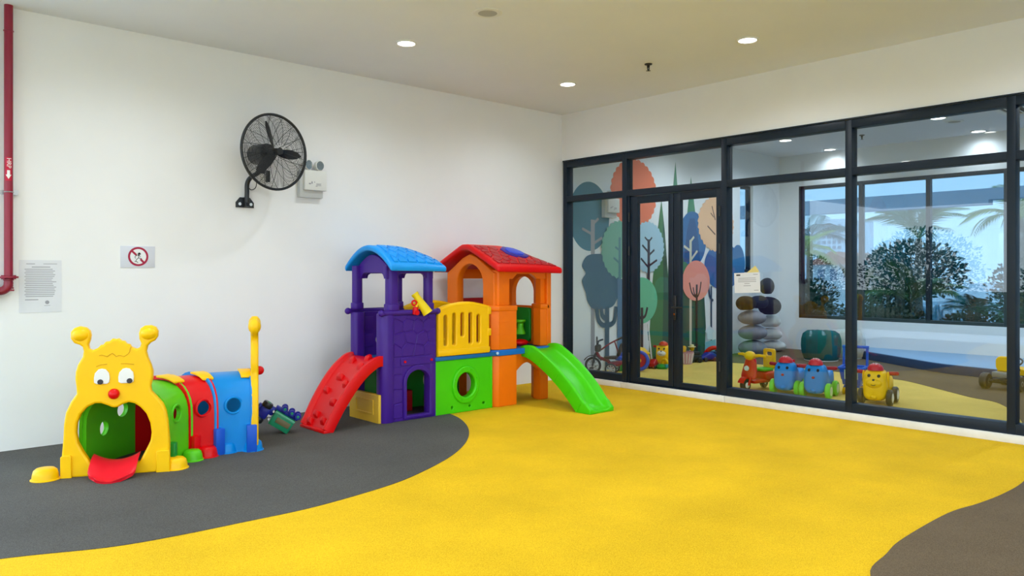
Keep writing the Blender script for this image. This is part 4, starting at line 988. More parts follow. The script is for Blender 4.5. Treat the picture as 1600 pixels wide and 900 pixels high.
# ------------------------------------------------------------------ ride-on toys behind the glass
def wheel(b_, c, r, w, ax=(0, 1, 0), n=24):
    a = V(ax).normalized(); m = M.Translation(c) @ V((0, 0, 1)).rotation_difference(a).to_matrix().to_4x4()
    return b_.lathe([(r*.55, -w/2), (r*.86, -w/2), (r, -w*.28), (r, w*.28), (r*.86, w/2), (r*.55, w/2)], n, m)
def hub(b_, c, r, w, ax=(0, 1, 0), n=20):
    a = V(ax).normalized(); m = M.Translation(c) @ V((0, 0, 1)).rotation_difference(a).to_matrix().to_4x4()
    return b_.lathe([(0, -w/2), (r*.5, -w*.55), (r, -w*.42), (r, w*.42), (r*.5, w*.55), (0, w/2)], n, m)
def superring(x, z0, z1, w, n=20, e=.55):
    cz, hz = (z0+z1)/2, (z1-z0)/2
    f = lambda c: math.copysign(abs(c)**e, c)
    return [V((x, w*f(cos(2*pi*i/n)), cz+hz*f(sin(2*pi*i/n)))) for i in range(n)]
HAT = mat('hat_red', s2l('#d51a25'), .35, .45)
def rideon(loc, rz, body, hatm, tyre, hubm, label, ears=None, muzzle=None, group=None, s=1.0):
    d = empty('ride_on_animal', loc, rz, label=label, cat='ride-on toy', group=group); d.scale = (s, s, s)
    st = [(.205, .09, .25, .055), (.200, .065, .29, .085), (.175, .05, .325, .10), (.13, .045, .345, .107), (.07, .05, .345, .108), (.03, .06, .31, .105), (-.01, .07, .255, .098), (-.08, .075, .235, .095), (-.14, .07, .255, .10), (-.19, .06, .275, .102), (-.225, .07, .26, .09), (-.238, .10, .22, .06)]
    bo = B().rings([superring(*q) for q in st]).out('body', body, d, local=True, sharp=60)
    h = B().lathe([(.072, 0), (.070, .02), (.055, .045), (.03, .060), (0, .064)], 22, M.Translation((.115, 0, .335))).out('cap', hatm, d, local=True)
    b = B(); random.seed(2)
    for i in range(34):
        t = i*2.4; r = .066*math.sqrt((i+.5)/34); z = .064*(1-(r/.073)**2.4)
        b.ell((.115+r*cos(t), r*sin(t), .335+z), .0055, u=6, v=4)
    b.out('cap_dots', WHITE, h, local=True)
    for y in (-1, 1):
        B().cyl((.05, y*.09, .30), (.05, y*.175, .305), .019, .018, 14).ell((.05, y*.175, .305), .0195, u=12, v=8).out('handle', DRED, d, local=True)
        e = B().ell((.193, y*.042, .285), (.014, .016, .018), u=12, v=8).out('eye', INKB, bo, local=True)
    B().ell((.212, 0, .215 if not muzzle else .245), (.012, .015, .013), u=12, v=8).out('nose', DRED if not muzzle else INKB, bo, local=True)
    if muzzle:
        B().ell((.195, 0, .215), (.035, .075, .045), u=18, v=12).out('muzzle', muzzle, bo, local=True)
        B().tube([(.229, -.02, .205), (.232, 0, .198), (.229, .02, .205)], .003, 6).out('mouth', INKB, bo, local=True)
    if ears:
        for y in (-1, 1): B().ell((.09, y*.108, .245), (.035, .014, .085), rot=(0, R(18), 0)).out('ear', ears, bo, local=True)
    B().ell((.2, 0, .085), (.02, .03, .02), u=12, v=8).out('tow_lug', body, bo, local=True)
    for x, r in ((.115, .078), (-.15, .078)):
        for y in (-1, 1):
            w = wheel(B(), (x, y*.125, r), r, .05).out('wheel', tyre, d, local=True)
            hub(B(), (x, y*.13, r), r*.58, .05).out('hub', hubm, w, local=True)
    return d
LG = pla('plastic_wheel_green', '#6fd53a'); PALE = pla('plastic_pale_green', '#cfe3c0')
rideon((.78, -2.565, FZ), R(190), BLU, HAT, LG, PALE, 'blue ride-on animal with red cap, left of the blue pair, beside the red scooter', group='blue ride-on animals')
rideon((.80, -2.875, FZ), R(192), BLU, HAT, LG, PALE, 'blue ride-on animal with red cap, right of the blue pair, beside the shopping cart', group='blue ride-on animals')
rideon((.82, -3.46, FZ), R(192), YEL, HAT, BLACK, WHITE, 'yellow ride-on animal with red cap and black wheels right of the thick post', ears=YEL, muzzle=YEL, s=1.0)
rideon((1.76, -.25, FZ), R(196), YEL, pla('plastic_cap_orange', '#d0421c'), BLACK, DGRN, 'yellow ride-on animal with orange cap and white muzzle behind the left door', ears=YEL, muzzle=WHITE, s=.86)

# red scooter
s_ = empty('toy_scooter', (.74, -2.22, FZ), R(172), label='red toy scooter with yellow handlebars, green seat and yellow backrest', cat='ride-on toy')
w = wheel(B(), (.20, 0, .068), .068, .05).out('front_wheel', BLACK, s_, local=True); hub(B(), (.20, 0, .068), .03, .075).out('hub', WHITE, w, local=True)
for y in (-1, 1):
    w = wheel(B(), (-.20, y*.075, .055), .055, .04).out('rear_wheel', BLACK, s_, local=True); hub(B(), (-.20, y*.078, .055), .025, .045).out('hub', WHITE, w, local=True)
sh = [(.185, .13, .09), (.175, .16, .10), (.165, .20, .098), (.155, .26, .085), (.145, .32, .07), (.14, .345, .06)]
b = B(); rg_ = []
for x, z, w_ in sh: rg_.append([V((x+.035*cos(pi*(i/12-.5)*1.0)-.035, w_*sin(pi*(i/12-.5)), z)) for i in range(13)]+[V((x-.06, w_*.8*sin(pi*(.5-i/6)), z)) for i in range(7)])
fs = b.rings(rg_).out('front_shield', RED, s_, local=True, bevel=.006, sharp=50)
B().cyl((.175, 0, .245), (.192, 0, .245), .028, .024, 20).out('headlight', WHITE, fs, local=True)
for y in (-1, 1): B().tube([(.165, y*.045, .16), (.185, y*.042, .10), (.20, y*.040, .068)], .013, 8).out('fork', RED, s_, local=True)
mg = B(); 
rg_ = [[V((.20+.085*cos(t), w_, .068+.085*sin(t))) for t in [R(20+10*k) for k in range(15)]]+[V((.20+.074*cos(t), w_, .068+.074*sin(t))) for t in [R(160-10*k) for k in range(15)]] for w_ in (-.036, .036)]
mg.rings(rg_).out('mudguard', RED, s_, local=True)
hb = B().ell((.125, 0, .375), (.06, .062, .05)).out('handlebar_cowl', YEL, s_, local=True)
for y in (-1, 1): B().tube([(.12, y*.05, .375), (.105, y*.11, .385), (.085, y*.18, .38)], [.02, .016, .014], 10).out('handlebar', YEL, s_, local=True)
B().box((-.01, 0, .10), (.30, .15, .035), bev=.012).out('footboard', RED, s_, local=True)
B().rings([superring(*q) for q in [(-.05, .10, .19, .07), (-.08, .09, .205, .085), (-.18, .08, .205, .088), (-.25, .09, .18, .075), (-.28, .11, .15, .04)]]).out('rear_body', RED, s_, local=True, sharp=60)
B().rings([superring(*q) for q in [(-.03, .205, .225, .05), (-.06, .198, .235, .07), (-.17, .198, .235, .072), (-.19, .205, .23, .06)]]).out('seat', GRN, s_, local=True, sharp=60)
bk = B().plate(rrect(-.075, .0, .075, .22, .03, 5), .035, M.Translation((-.20, 0, .215)) @ M(((0, 0, 1, 0), (1, 0, 0, 0), (0, 1, 0, 0), (0, 0, 0, 1))), [rrect(-.038, .145, .038, .185, .016)], bev=.01).out('backrest', YEL, s_, local=True)
B().box((-.181, 0, .30), (.008, .10, .05), bev=.003).out('backrest_relief', YEL, bk, local=True)

# blue shopping cart
sc_ = empty('toy_cart', (1.26, -3.02, FZ), R(195), label='blue plastic toy shopping cart with yellow castors left of the thick post', cat='toy cart')
b = B()
zs = [(.10, .10, .085), (.18, .115, .098), (.27, .135, .115)]
b.rings([[V((sx*l, sy*w_, z)) for sx, sy in ((-1, -1), (1, -1), (1, 1), (-1, 1))] for z, l, w_ in zs])
kc = B().box((0, 0, .21), (.20, .16, .18)).raw()
bs = b.out('basket', DBLU, sc_, local=True, cut=[kc], bevel=.006)
B().plate(rrect(-.15, -.13, .15, .13, .03), .02, M.Translation((0, 0, .275)), [rrect(-.115, -.10, .115, .10, .02)], bev=.005).out('basket_rim', DBLU, sc_, local=True)
b = B()
for y in (-1, 1):
    for i in range(5): b.box((-.07+.035*i, y*.108, .20), (.008, .012, .10), rot=(R(-y*10), 0, 0))
b.out('basket_slat', mat('plastic_deep_slot', s2l('#0b3270'), .5), bs, local=True)
b = B()
for i in range(3): b.box((.128, -.05+.05*i, .21), (.004, .028, .10), rot=(0, R(10), 0))
b.out('print', PALE, bs, local=True)
for y in (-1, 1): B().tube([(-.10, y*.105, .10), (-.13, y*.115, .28), (-.15, y*.115, .47)], .013, 10).out('handle_post', DBLU, sc_, local=True)
B().tube([(-.15, -.13, .475), (-.15, .13, .475)], .016, 10).out('push_handle', DBLU, sc_, local=True)
B().box((0, 0, .085), (.2, .15, .025), bev=.008).out('base', DBLU, sc_, local=True)
for x in (-.09, .09):
    for y in (-.075, .075):
        cs = wheel(B(), (x, y, .036), .036, .024).ell((x, y, .036), (.022, .016, .022), u=12, v=8).out('castor', YEL, sc_, local=True)
        B().bx((x-.01, y-.004, .04), (x+.01, y+.004, .08)).out('castor_fork', DBLU, cs, local=True)

# go-kart
k_ = empty('pedal_kart', (2.83, -4.02, FZ), R(-8), label='black pedal kart with yellow seat on the brown inner floor', cat='pedal kart'); k_.scale = (.82, .82, .82)
for x, y, r in ((-.22, .20, .108), (-.22, -.20, .108), (.36, .22, .10), (.36, -.22, .10)):
    w = wheel(B(), (x, y, r), r, .09).out('wheel', BLACK, k_, local=True); hub(B(), (x, y, r), r*.55, .085).out('hub', STEEL, w, local=True)
B().cyl((-.22, -.2, .108), (-.22, .2, .108), .022, n=12).cyl((.36, -.2, .10), (.36, .2, .10), .016, n=10).out('axle', BLKMET, k_, local=True)
B().tube([(-.24, -.09, .13), (.1, -.10, .12), (.40, -.06, .13)], .018, 8).tube([(-.24, .09, .13), (.1, .10, .12), (.40, .06, .13)], .018, 8).tube([(-.24, -.09, .13), (-.24, .09, .13)], .018, 8).out('chassis', BLKMET, k_, local=True)
B().box((-.2, 0, .205), (.12, .22, .07), bev=.012).out('rear_bumper', mat('bumper_grey', (.30, .31, .32), .4, .5, metal=.5), k_, local=True)
B().rings([superring(*q) for q in [(.12, .20, .23, .08), (.05, .19, .25, .10), (-.06, .19, .26, .11), (-.12, .21, .28, .10)]]).out('seat', YEL, k_, local=True, sharp=60)
B().plate(rrect(-.105, 0, .105, .20, .07, 6), .05, M.Translation((-.14, 0, .24)) @ M(((0, 0, 1, 0), (1, 0, 0, 0), (0, 1, 0, 0), (0, 0, 0, 1))), bev=.016).out('seat_back', YEL, k_, local=True)
B().tube([(.36, 0, .14), (.22, 0, .30), (.18, 0, .34)], .012, 8).out('steering_column', BLKMET, k_, local=True)
B().torus((.18, 0, .345), .075, .011, (-.6, 0, .8), 24, 8).out('steering_wheel', BLACK, k_, local=True)
B().rings([superring(*q) for q in [(.28, .16, .24, .08), (.38, .15, .27, .10), (.5, .14, .24, .10), (.54, .15, .2, .07)]]).out('front_cowl', YEL, k_, local=True, sharp=60)

# tricycle
t_ = empty('tricycle', (.56, -.33, FZ), R(122), label='dark red tricycle with black seat and silver spoked wheels by the left glass', cat='tricycle')
def spoked(c, r, nm='wheel'):
    w = B().torus(c, r*.86, r*.14, (0, 1, 0), 30, 8).out(nm, BLACK, t_, local=True)
    b = B().torus(c, r*.70, r*.05, (0, 1, 0), 26, 6)
    hub(b, c, r*.20, .05)
    for i in range(8):
        t = 2*pi*i/8; b.tube([(c[0]+r*.15*cos(t), c[1]-.012, c[2]+r*.15*sin(t)), (c[0]+r*.70*cos(t), c[1]-.012, c[2]+r*.70*sin(t))], r*.07, 5)
        b.tube([(c[0]+r*.15*cos(t), c[1]+.012, c[2]+r*.15*sin(t)), (c[0]+r*.70*cos(t), c[1]+.012, c[2]+r*.70*sin(t))], r*.07, 5)
    b.out('spokes', mat('spoke_silver', (.62, .62, .64), .35, .5, metal=.3), w, local=True)
spoked((.245, 0, .105), .105, 'front_wheel'); spoked((0, .14, .076), .076, 'rear_wheel'); spoked((0, -.14, .076), .076, 'rear_wheel')
TR = pla('trike_red', '#8c1028')
B().tube([(0, -.14, .076), (0, .14, .076)], .012, 8).tube([(0, 0, .10), (.06, 0, .17), (.16, 0, .20), (.20, 0, .27)], .022, 10).out('frame', TR, t_, local=True)
B().tube([(.245, -.035, .105), (.225, -.035, .22), (.20, 0, .27)], .012, 8).tube([(.245, .035, .105), (.225, .035, .22), (.20, 0, .27)], .012, 8).tube([(.20, 0, .27), (.185, 0, .40)], .016, 8).out('fork', BLACK, t_, local=True)
b = B(); rg_ = [[V((.245+.128*cos(t), w_, .105+.128*sin(t))) for t in [R(30+12*k) for k in range(11)]]+[V((.245+.118*cos(t), w_, .105+.118*sin(t))) for t in [R(150-12*k) for k in range(11)]] for w_ in (-.03, .03)]
b.rings(rg_).out('mudguard', BLACK, t_, local=True)
B().box((.18, 0, .32), (.07, .12, .09), bev=.02).out('front_box', BLACK, t_, local=True)
B().tube(spline([(.15, -.17, .415), (.18, -.10, .405), (.185, 0, .40), (.18, .10, .405), (.15, .17, .415)], 4), .012, 8).out('handlebar', BLACK, t_, local=True)
B().torus((.185, .06, .44), .028, .006, (1, 0, 0), 18, 6).out('bell_ring', BLACK, t_, local=True)
B().rings([superring(*q) for q in [(.10, .195, .22, .035), (.06, .19, .225, .06), (-.02, .19, .23, .085), (-.06, .195, .235, .08)]]).out('seat', BLACK, t_, local=True, sharp=60)
B().plate(rrect(-.075, 0, .075, .17, .05, 5), .035, M.Translation((-.07, 0, .225)) @ M.Rotation(R(-18), 4, 'Y') @ M(((0, 0, 1, 0), (1, 0, 0, 0), (0, 1, 0, 0), (0, 0, 0, 1))), bev=.012).out('seat_back', BLACK, t_, local=True)
B().box((-.04, 0, .135), (.16, .20, .05), rot=(0, R(6), 0), bev=.02).out('rear_tray', TR, t_, local=True)
pb = B().tube(spline([(.14, 0, .30), (.05, -.02, .37), (-.06, -.04, .43)], 4), .010, 8).tube([(-.02, -.03, .41), (-.06, -.02, .30), (-.07, -.02, .22)], .008, 8).out('push_bar', TR, t_, local=True)
B().tube([(-.06, -.04, .43), (-.12, -.05, .46)], .014, 8).out('grip', BLACK, pb, local=True)
for y in (-1, 1): B().tube([(.245, y*.02, .105), (.245, y*.075, .08)], .007, 6).box((.245, y*.095, .08), (.05, .045, .016), bev=.004).out('pedal', BLACK, t_, local=True)

# loose toys along the mural
def one(nm, b, m, label, cat, loc=(0, 0, 0), rz=0, **kw):
    o = b.out(nm, m, None, **kw); o.location = loc; o.rotation_euler = (0, 0, rz); return tag(o, label, cat)
wt = empty('disc_toy', (1.03, -.37, FZ), label='blue rimmed red toy wheel leaning behind the door frame', cat='toy')
ax = V((-.80, -.58, .22)).normalized(); wc = V((1.03, -.37, FZ+.135))
B().torus(wc, .108, .026, ax, 32, 10).out('rim', DBLU, wt)
B().cyl(wc-ax*.025, wc+ax*.025, .092, .088, 28).out('disc', DRED, wt); B().cyl(wc+ax*.024, wc+ax*.032, .03, n=16).out('hub', YEL, wt)
B().torus(wc-ax*.035, .10, .02, ax, 28, 8).out('back_rim', WHITE, wt)
yl = empty('toy_bucket', (1.30, -.16, FZ), label='yellow rounded toy tub behind the blue rimmed wheel', cat='toy')
B().lathe([(0, .0), (.10, .0), (.13, .05), (.14, .14), (.12, .22), (.07, .27), (0, .28)], 24).out('tub', TYEL, yl, local=True, sharp=60)
B().torus((0, 0, .20), .128, .012, n=28, k=8).out('band', YEL, yl, local=True)
mp = empty('broom', (1.62, -.12, FZ), label='thin white stick with teal grip standing against the mural', cat='broom')
B().cyl((1.62, -.12, FZ+.06), (1.645, -.03, .60), .012, n=12).out('stick', WHITE, mp)
B().cyl((1.635, -.065, .38), (1.6405, -.046, .50), .0135, n=12).out('grip', pla('teal_grip', '#1d8a86'), mp)
B().bx((1.57, -.145, FZ), (1.67, -.095, FZ+.065), bev=.01).out('head', mat('brush_brown', (.10, .06, .04), .8), mp)
rc = empty('toy_car', (1.42, -.30, FZ), R(200), label='small dark red toy car in front of the yellow tub', cat='toy')
B().rings([superring(*q) for q in [(.08, .03, .07, .035), (.05, .025, .085, .042), (.01, .025, .125, .042), (-.05, .025, .12, .042), (-.085, .03, .08, .036)]]).out('body', DRED, rc, local=True)
for x in (-.05, .05):
    for y in (-1, 1): wheel(B(), (x, y*.04, .024), .024, .02).out('wheel', BLACK, rc, local=True)
gr = empty('ring_toy', (1.47, -.40, FZ), R(30), label='green and teal toy with a yellow ring lying by the ride-on animal', cat='toy')
B().lathe([(0, 0), (.07, 0), (.075, .03), (.05, .06), (0, .065)], 22).out('base', DGRN, gr, local=True)
B().box((-.02, -.06, .035), (.12, .05, .05), rot=(0, R(12), R(25)), bev=.015).out('scoop', pla('teal_toy', '#2a9aa0'), gr, local=True)
B().torus((.06, -.03, .068), .05, .018, (.8, -.55, .15), 24, 8).out('ring', YEL, gr, local=True)
ob = empty('storage_basket', (2.07, -.14, FZ), label='brown woven basket holding an orange ball behind the door stile', cat='basket')
B().lathe([(0, 0), (.085, 0), (.10, .17), (.09, .17), (.078, .012), (0, .012)], 24).out('basket', mat('wicker', (.33, .22, .09), .8, .2, var=.25, vscale=60), ob, local=True, sharp=40)
o = B().ell((0, 0, 0), .078, u=20, v=14).out('ball', pla('ball_orange', '#d84818')); o.location = (2.07, -.14, FZ+.205); tag(o, 'orange ball resting in the brown basket', 'ball')
pk = empty('pink_basket', (2.16, -.28, FZ), label='pale pink slatted basket with a yellow block behind the right door', cat='basket')
pbk = B().lathe([(0, 0), (.085, 0), (.115, .17), (.105, .17), (.078, .012), (0, .012)], 24).out('basket', pla('basket_pink', '#c99aa6'), pk, local=True, sharp=40)
b = B()
for i in range(16): t = 2*pi*i/16; b.tube([(.089*cos(t), .089*sin(t), .015), (.114*cos(t), .114*sin(t), .15)], .006, 6)
b.out('slats', WHITE, pbk, local=True)
one('toy_block', B().box((0, 0, .04), (.07, .06, .09), rot=(0, .3, .4), bev=.012), TYEL, 'pale yellow toy block on the pink basket', 'toy', (2.15, -.26, FZ+.16))
bt = empty('toy_truck_black', (2.40, -.25, FZ), R(150), label='black toy vehicle with silver grille beside the pink basket', cat='toy')
B().box((0, 0, .07), (.20, .13, .07), bev=.02).box((-.03, 0, .125), (.10, .11, .06), bev=.02).out('body', BLACK, bt, local=True)
b = B()
for i in range(4): b.box((.102, -.045+.03*i, .075), (.006, .012, .04))
b.out('grille', STEEL, bt, local=True)
for x in (-.06, .06):
    for y in (-1, 1): wheel(B(), (x, y*.07, .035), .035, .03).out('wheel', BLACK, bt, local=True)
bt.name = 'toy_jeep'
yf = empty('toy_figure', (2.47, -.17, FZ), label='yellow toy figure with pale hat standing behind the black vehicle', cat='toy')
B().lathe([(0, 0), (.04, 0), (.035, .10), (.025, .15), (.0, .16)], 16).out('body', TYEL, yf, local=True)
B().ell((0, 0, .185), .035, u=14, v=10).out('head', YEL, yf, local=True); B().lathe([(0, .0), (.055, 0), (.055, .008), (.03, .012), (.028, .035), (0, .04)], 16, M.Translation((0, 0, .205))).out('hat', pla('hat_cream', '#e6d9a0'), yf, local=True)
bc = empty('toy_car', (2.66, -.31, FZ), R(165), label='dark blue toy racing car on the floor beside the red loop', cat='toy')
B().rings([superring(*q) for q in [(.15, .03, .06, .04), (.08, .025, .09, .06), (.02, .025, .13, .06), (-.06, .025, .13, .06), (-.14, .03, .09, .055)]]).out('body', NAVY, bc, local=True)
B().box((-.13, 0, .125), (.05, .13, .012), bev=.004).out('spoiler', NAVY, bc, local=True)
for x in (-.09, .09):
    for y in (-1, 1): wheel(B(), (x, y*.06, .032), .032, .028).out('wheel', BLACK, bc, local=True)
one('toy_arch', B().tube([(.0+.13*cos(t), .02*sin(3*t), .13*sin(t)*1.25) for t in [pi*i/14 for i in range(15)]], [.02+.02*i/14 for i in range(15)], 10), RED, 'red plastic loop arching over the dark blue car', 'toy', (2.84, -.30, FZ+.02), R(-50), sharp=60)
one('toy_bag', B().ell((0, 0, .07), (.11, .09, .085), u=18, v=12), mat('bag_dark', (.03, .035, .05), .8), 'dark cloth bundle beside the red loop, furthest right under the mural', 'toy', (3.08, -.24, FZ-.0))
one('toy_truck', B().box((0, 0, .04), (.16, .09, .05), bev=.012).box((.04, 0, .085), (.06, .08, .05), bev=.012), DBLU, 'small blue toy truck behind the tricycle by the post', 'toy', (.93, -.16, FZ+.12))
one('toy_crate', B().box((0, 0, .06), (.2, .14, .12), bev=.01), DGRN, 'dark green toy box behind the tricycle', 'toy', (.93, -.16, FZ))

# ------------------------------------------------------------------ toppled toy truck beside the caterpillar
tk = empty('toy_dump_truck', (-3.99, -.66, 0), label='blue and green toy dump truck tipped on its nose beside the caterpillar tail', cat='toy truck')
BLT = pla('truck_blue', '#1b2590'); GT = pla('truck_green', '#1f8a62')
# local frame: x along the truck (front +), y sideways, z up; then tipped so the underside faces the room
_r, _u, _c = V((.743, -.669, 0)), V((0, 0, 1)), V((-.669, -.743, 0))
_x = _r*-.82+_u*.57; _z = _r*-.57-_u*.82; _y = -_c; _o = V((-4.0, -.735, .095))
TM = M(((_x.x, _y.x, _z.x, _o.x), (_x.y, _y.y, _z.y, _o.y), (_x.z, _y.z, _z.z, _o.z), (0, 0, 0, 1))) @ M.Rotation(R(-14), 4, 'Z') @ M.Rotation(R(8), 4, 'X')
def tt(b, nm, m, p=tk, **kw):
    me = b.raw(); me.transform(TM); return finish(me, nm, m, p, **kw)
# dump bed lying on its side (its side panel towards the room), chassis along its upper edge
bd_ = tt(B().box((0, 0, -.055), (.175, .13, .010)).box((0, -.06, 0), (.175, .010, .12)).box((0, .06, 0), (.175, .010, .12)).box((-.083, 0, 0), (.010, .13, .12)).box((.083, 0, 0), (.010, .13, .12)), 'dump_bed', GT, bevel=.003)
tt(B().box((-.01, -.066, .0), (.12, .006, .045), bev=.002), 'bed_panel', mat('truck_brown', (.16, .13, .06), .5), bd_)
tt(B().box((0, -.063, -.048), (.178, .012, .018), bev=.003), 'bed_rim', pla('truck_pale_green', '#5fae8c'), bd_)
tt(B().box((.0, 0, -.075), (.20, .06, .03), bev=.006).box((.125, 0, -.03), (.07, .06, .07), bev=.012), 'chassis', BLT)
for x in (-.085, -.03, .035):
    for y in (-.045, .045):
        w = tt(wheel(B(), (x, y, -.10), .026, .03), 'wheel', BLT); tt(hub(B(), (x, y, -.10), .014, .032), 'hub', GT, w)
# cab swung round, showing its underside with the front axle
cbx = tt(B().box((.165, -.03, .005), (.085, .07, .10), bev=.018).box((.215, -.02, .0), (.03, .06, .085), bev=.01), 'cab', BLT)
for z in (-.062, .072):
    w = tt(wheel(B(), (.17, -.045, z), .042, .045, (0, 0, 1)), 'wheel', BLACK); tt(hub(B(), (.17, -.045, z), .022, .047, (0, 0, 1)), 'hub', GT, w)
tt(B().tube([(.17, -.045, -.07), (.17, -.045, .08)], .012, 8), 'front_axle', BLT, cbx)
for x, z in ((.10, -.04), (.10, .03)): tt(B().cyl((x, -.03, z), (x, -.062, z), .008, n=8), 'chassis_bolt', WHITE)
lowest = min((world_of(o_) @ v.co).z for o_ in tk.children for v in o_.data.vertices)
tk.location.z -= lowest-.001

# ------------------------------------------------------------------ outside: pool terrace and garden
struct(B().bx((-60, -60, -.35), (120, 70, -.16)).out('ground', mat('paving', (.70, .70, .68), .8, .2, var=.12, vscale=3)))
struct(B().bx((-60, -60, -.17), (-13.5, 70, -.145)).out('ground_lawn', mat('lawn', (.10, .14, .09), .9, .1, var=.3, vscale=2)))
struct(B().bx((D+.15, -14, -.16), (8.0, 12, .05)).out('floor_terrace', mat('terrace_paving', (.62, .61, .58), .8, var=.1, vscale=6)))
WAT = mat('pool_water', (.10, .42, .62), .06, .6, var=.25, vscale=5, bump=.5, bscale=2.6)
pw = B().bx((8.6, -14, -.16), (24, 3.0, .30)).out('pool_water', WAT, origin=(16, -5, .3)); struct(pw)
pe = B().bx((8.3, -14, -.16), (8.6, 3.3, .36)).bx((8.6, 3.0, -.16), (24, 3.3, .36)).out('pool_edge', KERB, origin=(8.5, -5, .3)); struct(pe)
SOF = mat('soffit_paint', (.70, .86, .94), .8)
struct(B().bx((11.7, -1.2, 2.76), (12.0, 12, 3.10)).bx((11.7, -14, 2.86), (12.0, -1.2, 3.10)).out('beam_3', mat('beam_grey', (.40, .45, .50), .7)))
struct(B().bx((11.65, 6.0, -.16), (12.0, 6.35, 2.76)).out('column_4', SOF))
LEAFM = {}
def leafmat(h):
    if h not in LEAFM: LEAFM[h] = mat('leaf_'+h[1:], s2l(h), .5, .3, var=.35, vscale=9)
    return LEAFM[h]
BARK = mat('bark', (.16, .12, .08), .85, var=.3, vscale=30)
def leafy(nm, loc, rx, ry, h, n, ls, hx, label, cat='shrub', group=None, z0=.15, seed=1, trunk=True):
    random.seed(seed); t = empty(nm, loc, label=label, cat=cat, group=group); b = B(); bm = b.bm
    for _ in range(n):
        while True:
            p = V((random.uniform(-1, 1), random.uniform(-1, 1), random.uniform(-1, 1)))
            if .25 < p.length < 1: break
        wob = 1+.22*sin(5*p.x+seed)*cos(4*p.z+2*seed)
        c = V((p.x*rx*wob, p.y*ry*wob, z0*h+(1-z0)*h*(.5+.5*p.z)))
        d = (V((p.x, p.y, p.z*.6+random.uniform(-.2, .6)))+V((random.uniform(-.6, .6),)*1+(random.uniform(-.6, .6), random.uniform(-.6, .6)))).normalized()
        u = d.cross(V((random.uniform(-1, 1), random.uniform(-1, 1), 1))).normalized(); l = ls*random.uniform(.6, 1.3); w_ = l*.32
        vs = [bm.verts.new(c), bm.verts.new(c+d*l*.5+u*w_), bm.verts.new(c+d*l), bm.verts.new(c+d*l*.5-u*w_)]; bm.faces.new(vs)
    f = b.out('foliage', leafmat(hx), t, local=True); f['kind'] = 'stuff'
    if trunk:
        s = B()
        for i in range(4):
            a = 2*pi*i/4+seed; s.tube([(0, 0, 0), (.2*rx*cos(a), .2*ry*sin(a), h*.35), (.55*rx*cos(a), .55*ry*sin(a), h*.7)], [.05*h/1.6, .035*h/1.6, .012], 6)
        s.out('stem', BARK, t, local=True)
    return t
def frond_mesh(L, droop, nl, ll, w0=.35):
    """arching palm frond along +x, leaflets both sides"""
    b = B(); bm = b.bm; P = []
    for i in range(13):
        f = i/12; P.append(V((L*f*(1-.18*f*droop), 0, L*(.62*f-(.35+.55*droop)*f*f))))
    b.tube(P, [.012*(1-.8*i/12)*L+.002 for i in range(13)], 5)
    for k in range(nl):
        f = .14+.86*k/(nl-1); i = min(11, int(f*12)); p = P[i].lerp(P[i+1], f*12-i); t = (P[i+1]-P[i]).normalized()
        l = ll*(w0+(1-w0)*sin(pi*min(1, f*.9+.12)))*L
        for s in (-1, 1):
            d = (t*.62+V((0, s*.78, .12-.25*droop))).normalized(); tip = p+d*l-V((0, 0, l*.22)); m_ = p+d*l*.5+V((0, 0, l*.03))
            w_ = V((0, 0, 1)).cross(d).normalized()*l*.045
            v = [bm.verts.new(q) for q in (p-w_*.4, m_-w_, tip, m_+w_, p+w_*.4)]; bm.faces.new(v)
    return b.raw()
def palm(nm, loc, th, L, n, hx, label, seed, elev=(.1, 1.1), tr=.06, nl=22, ll=.36, group=None):
    random.seed(seed); t = empty(nm, loc, label=label, cat='palm', group=group)
    if th > .05: B().tube([(0, 0, 0), (.03, .02, th*.5), (.0, .0, th)], [tr*1.2, tr, tr*.85], 10).out('trunk', BARK, t, local=True)
    me = frond_mesh(L, .8, nl, ll); me2 = frond_mesh(L*.9, .35, nl, ll)
    for q in (me, me2): q.materials.append(leafmat(hx))
    for i in range(n):
        o = bpy.data.objects.new('frond', me if i % 2 else me2); col.objects.link(o); o.parent = t; o.location = (0, 0, th)
        o.rotation_euler = (random.uniform(-.25, .25), -random.uniform(*elev)+.35, 2*pi*i/n+random.uniform(-.25, .25))
    return t
palm('potted_palm', (6.55, .32, .05), 1.55, .85, 12, '#9cb02c', 'yellow-green palm with a thick trunk at the left end of the back window', 5, tr=.075)
palm('areca_palm', (7.0, -1.40, .05), .75, 1.05, 13, '#6d8a3a', 'feathery olive palm rising in the middle of the back window', 9, elev=(.4, 1.25), tr=.04)
palm('cycad', (7.1, -2.36, .05), .52, .62, 16, '#0e6b5c', 'bushy blue-green cycad palm at the right of the back window', 12, elev=(.2, 1.2), tr=.10)
palm('tall_palm', (13.2, -1.4, -.1), 2.60, 1.3, 14, '#a3ad4a', 'tall pale palm beyond the terrace beam, right of the window mullion', 21, elev=(.3, 1.2), tr=.09)
palm('tall_palm', (13.6, .9, -.1), 2.25, 1.5, 13, '#7fa06a', 'tall grey-green palm beyond the terrace beam, left of the mullion', 22, elev=(.3, 1.2), tr=.09)
palm('tall_palm', (9.4, 1.6, .0), 2.05, 1.2, 11, '#3d7f78', 'dark blue-green palm fronds hanging at the upper left pane', 23, elev=(.1, .9), tr=.07)
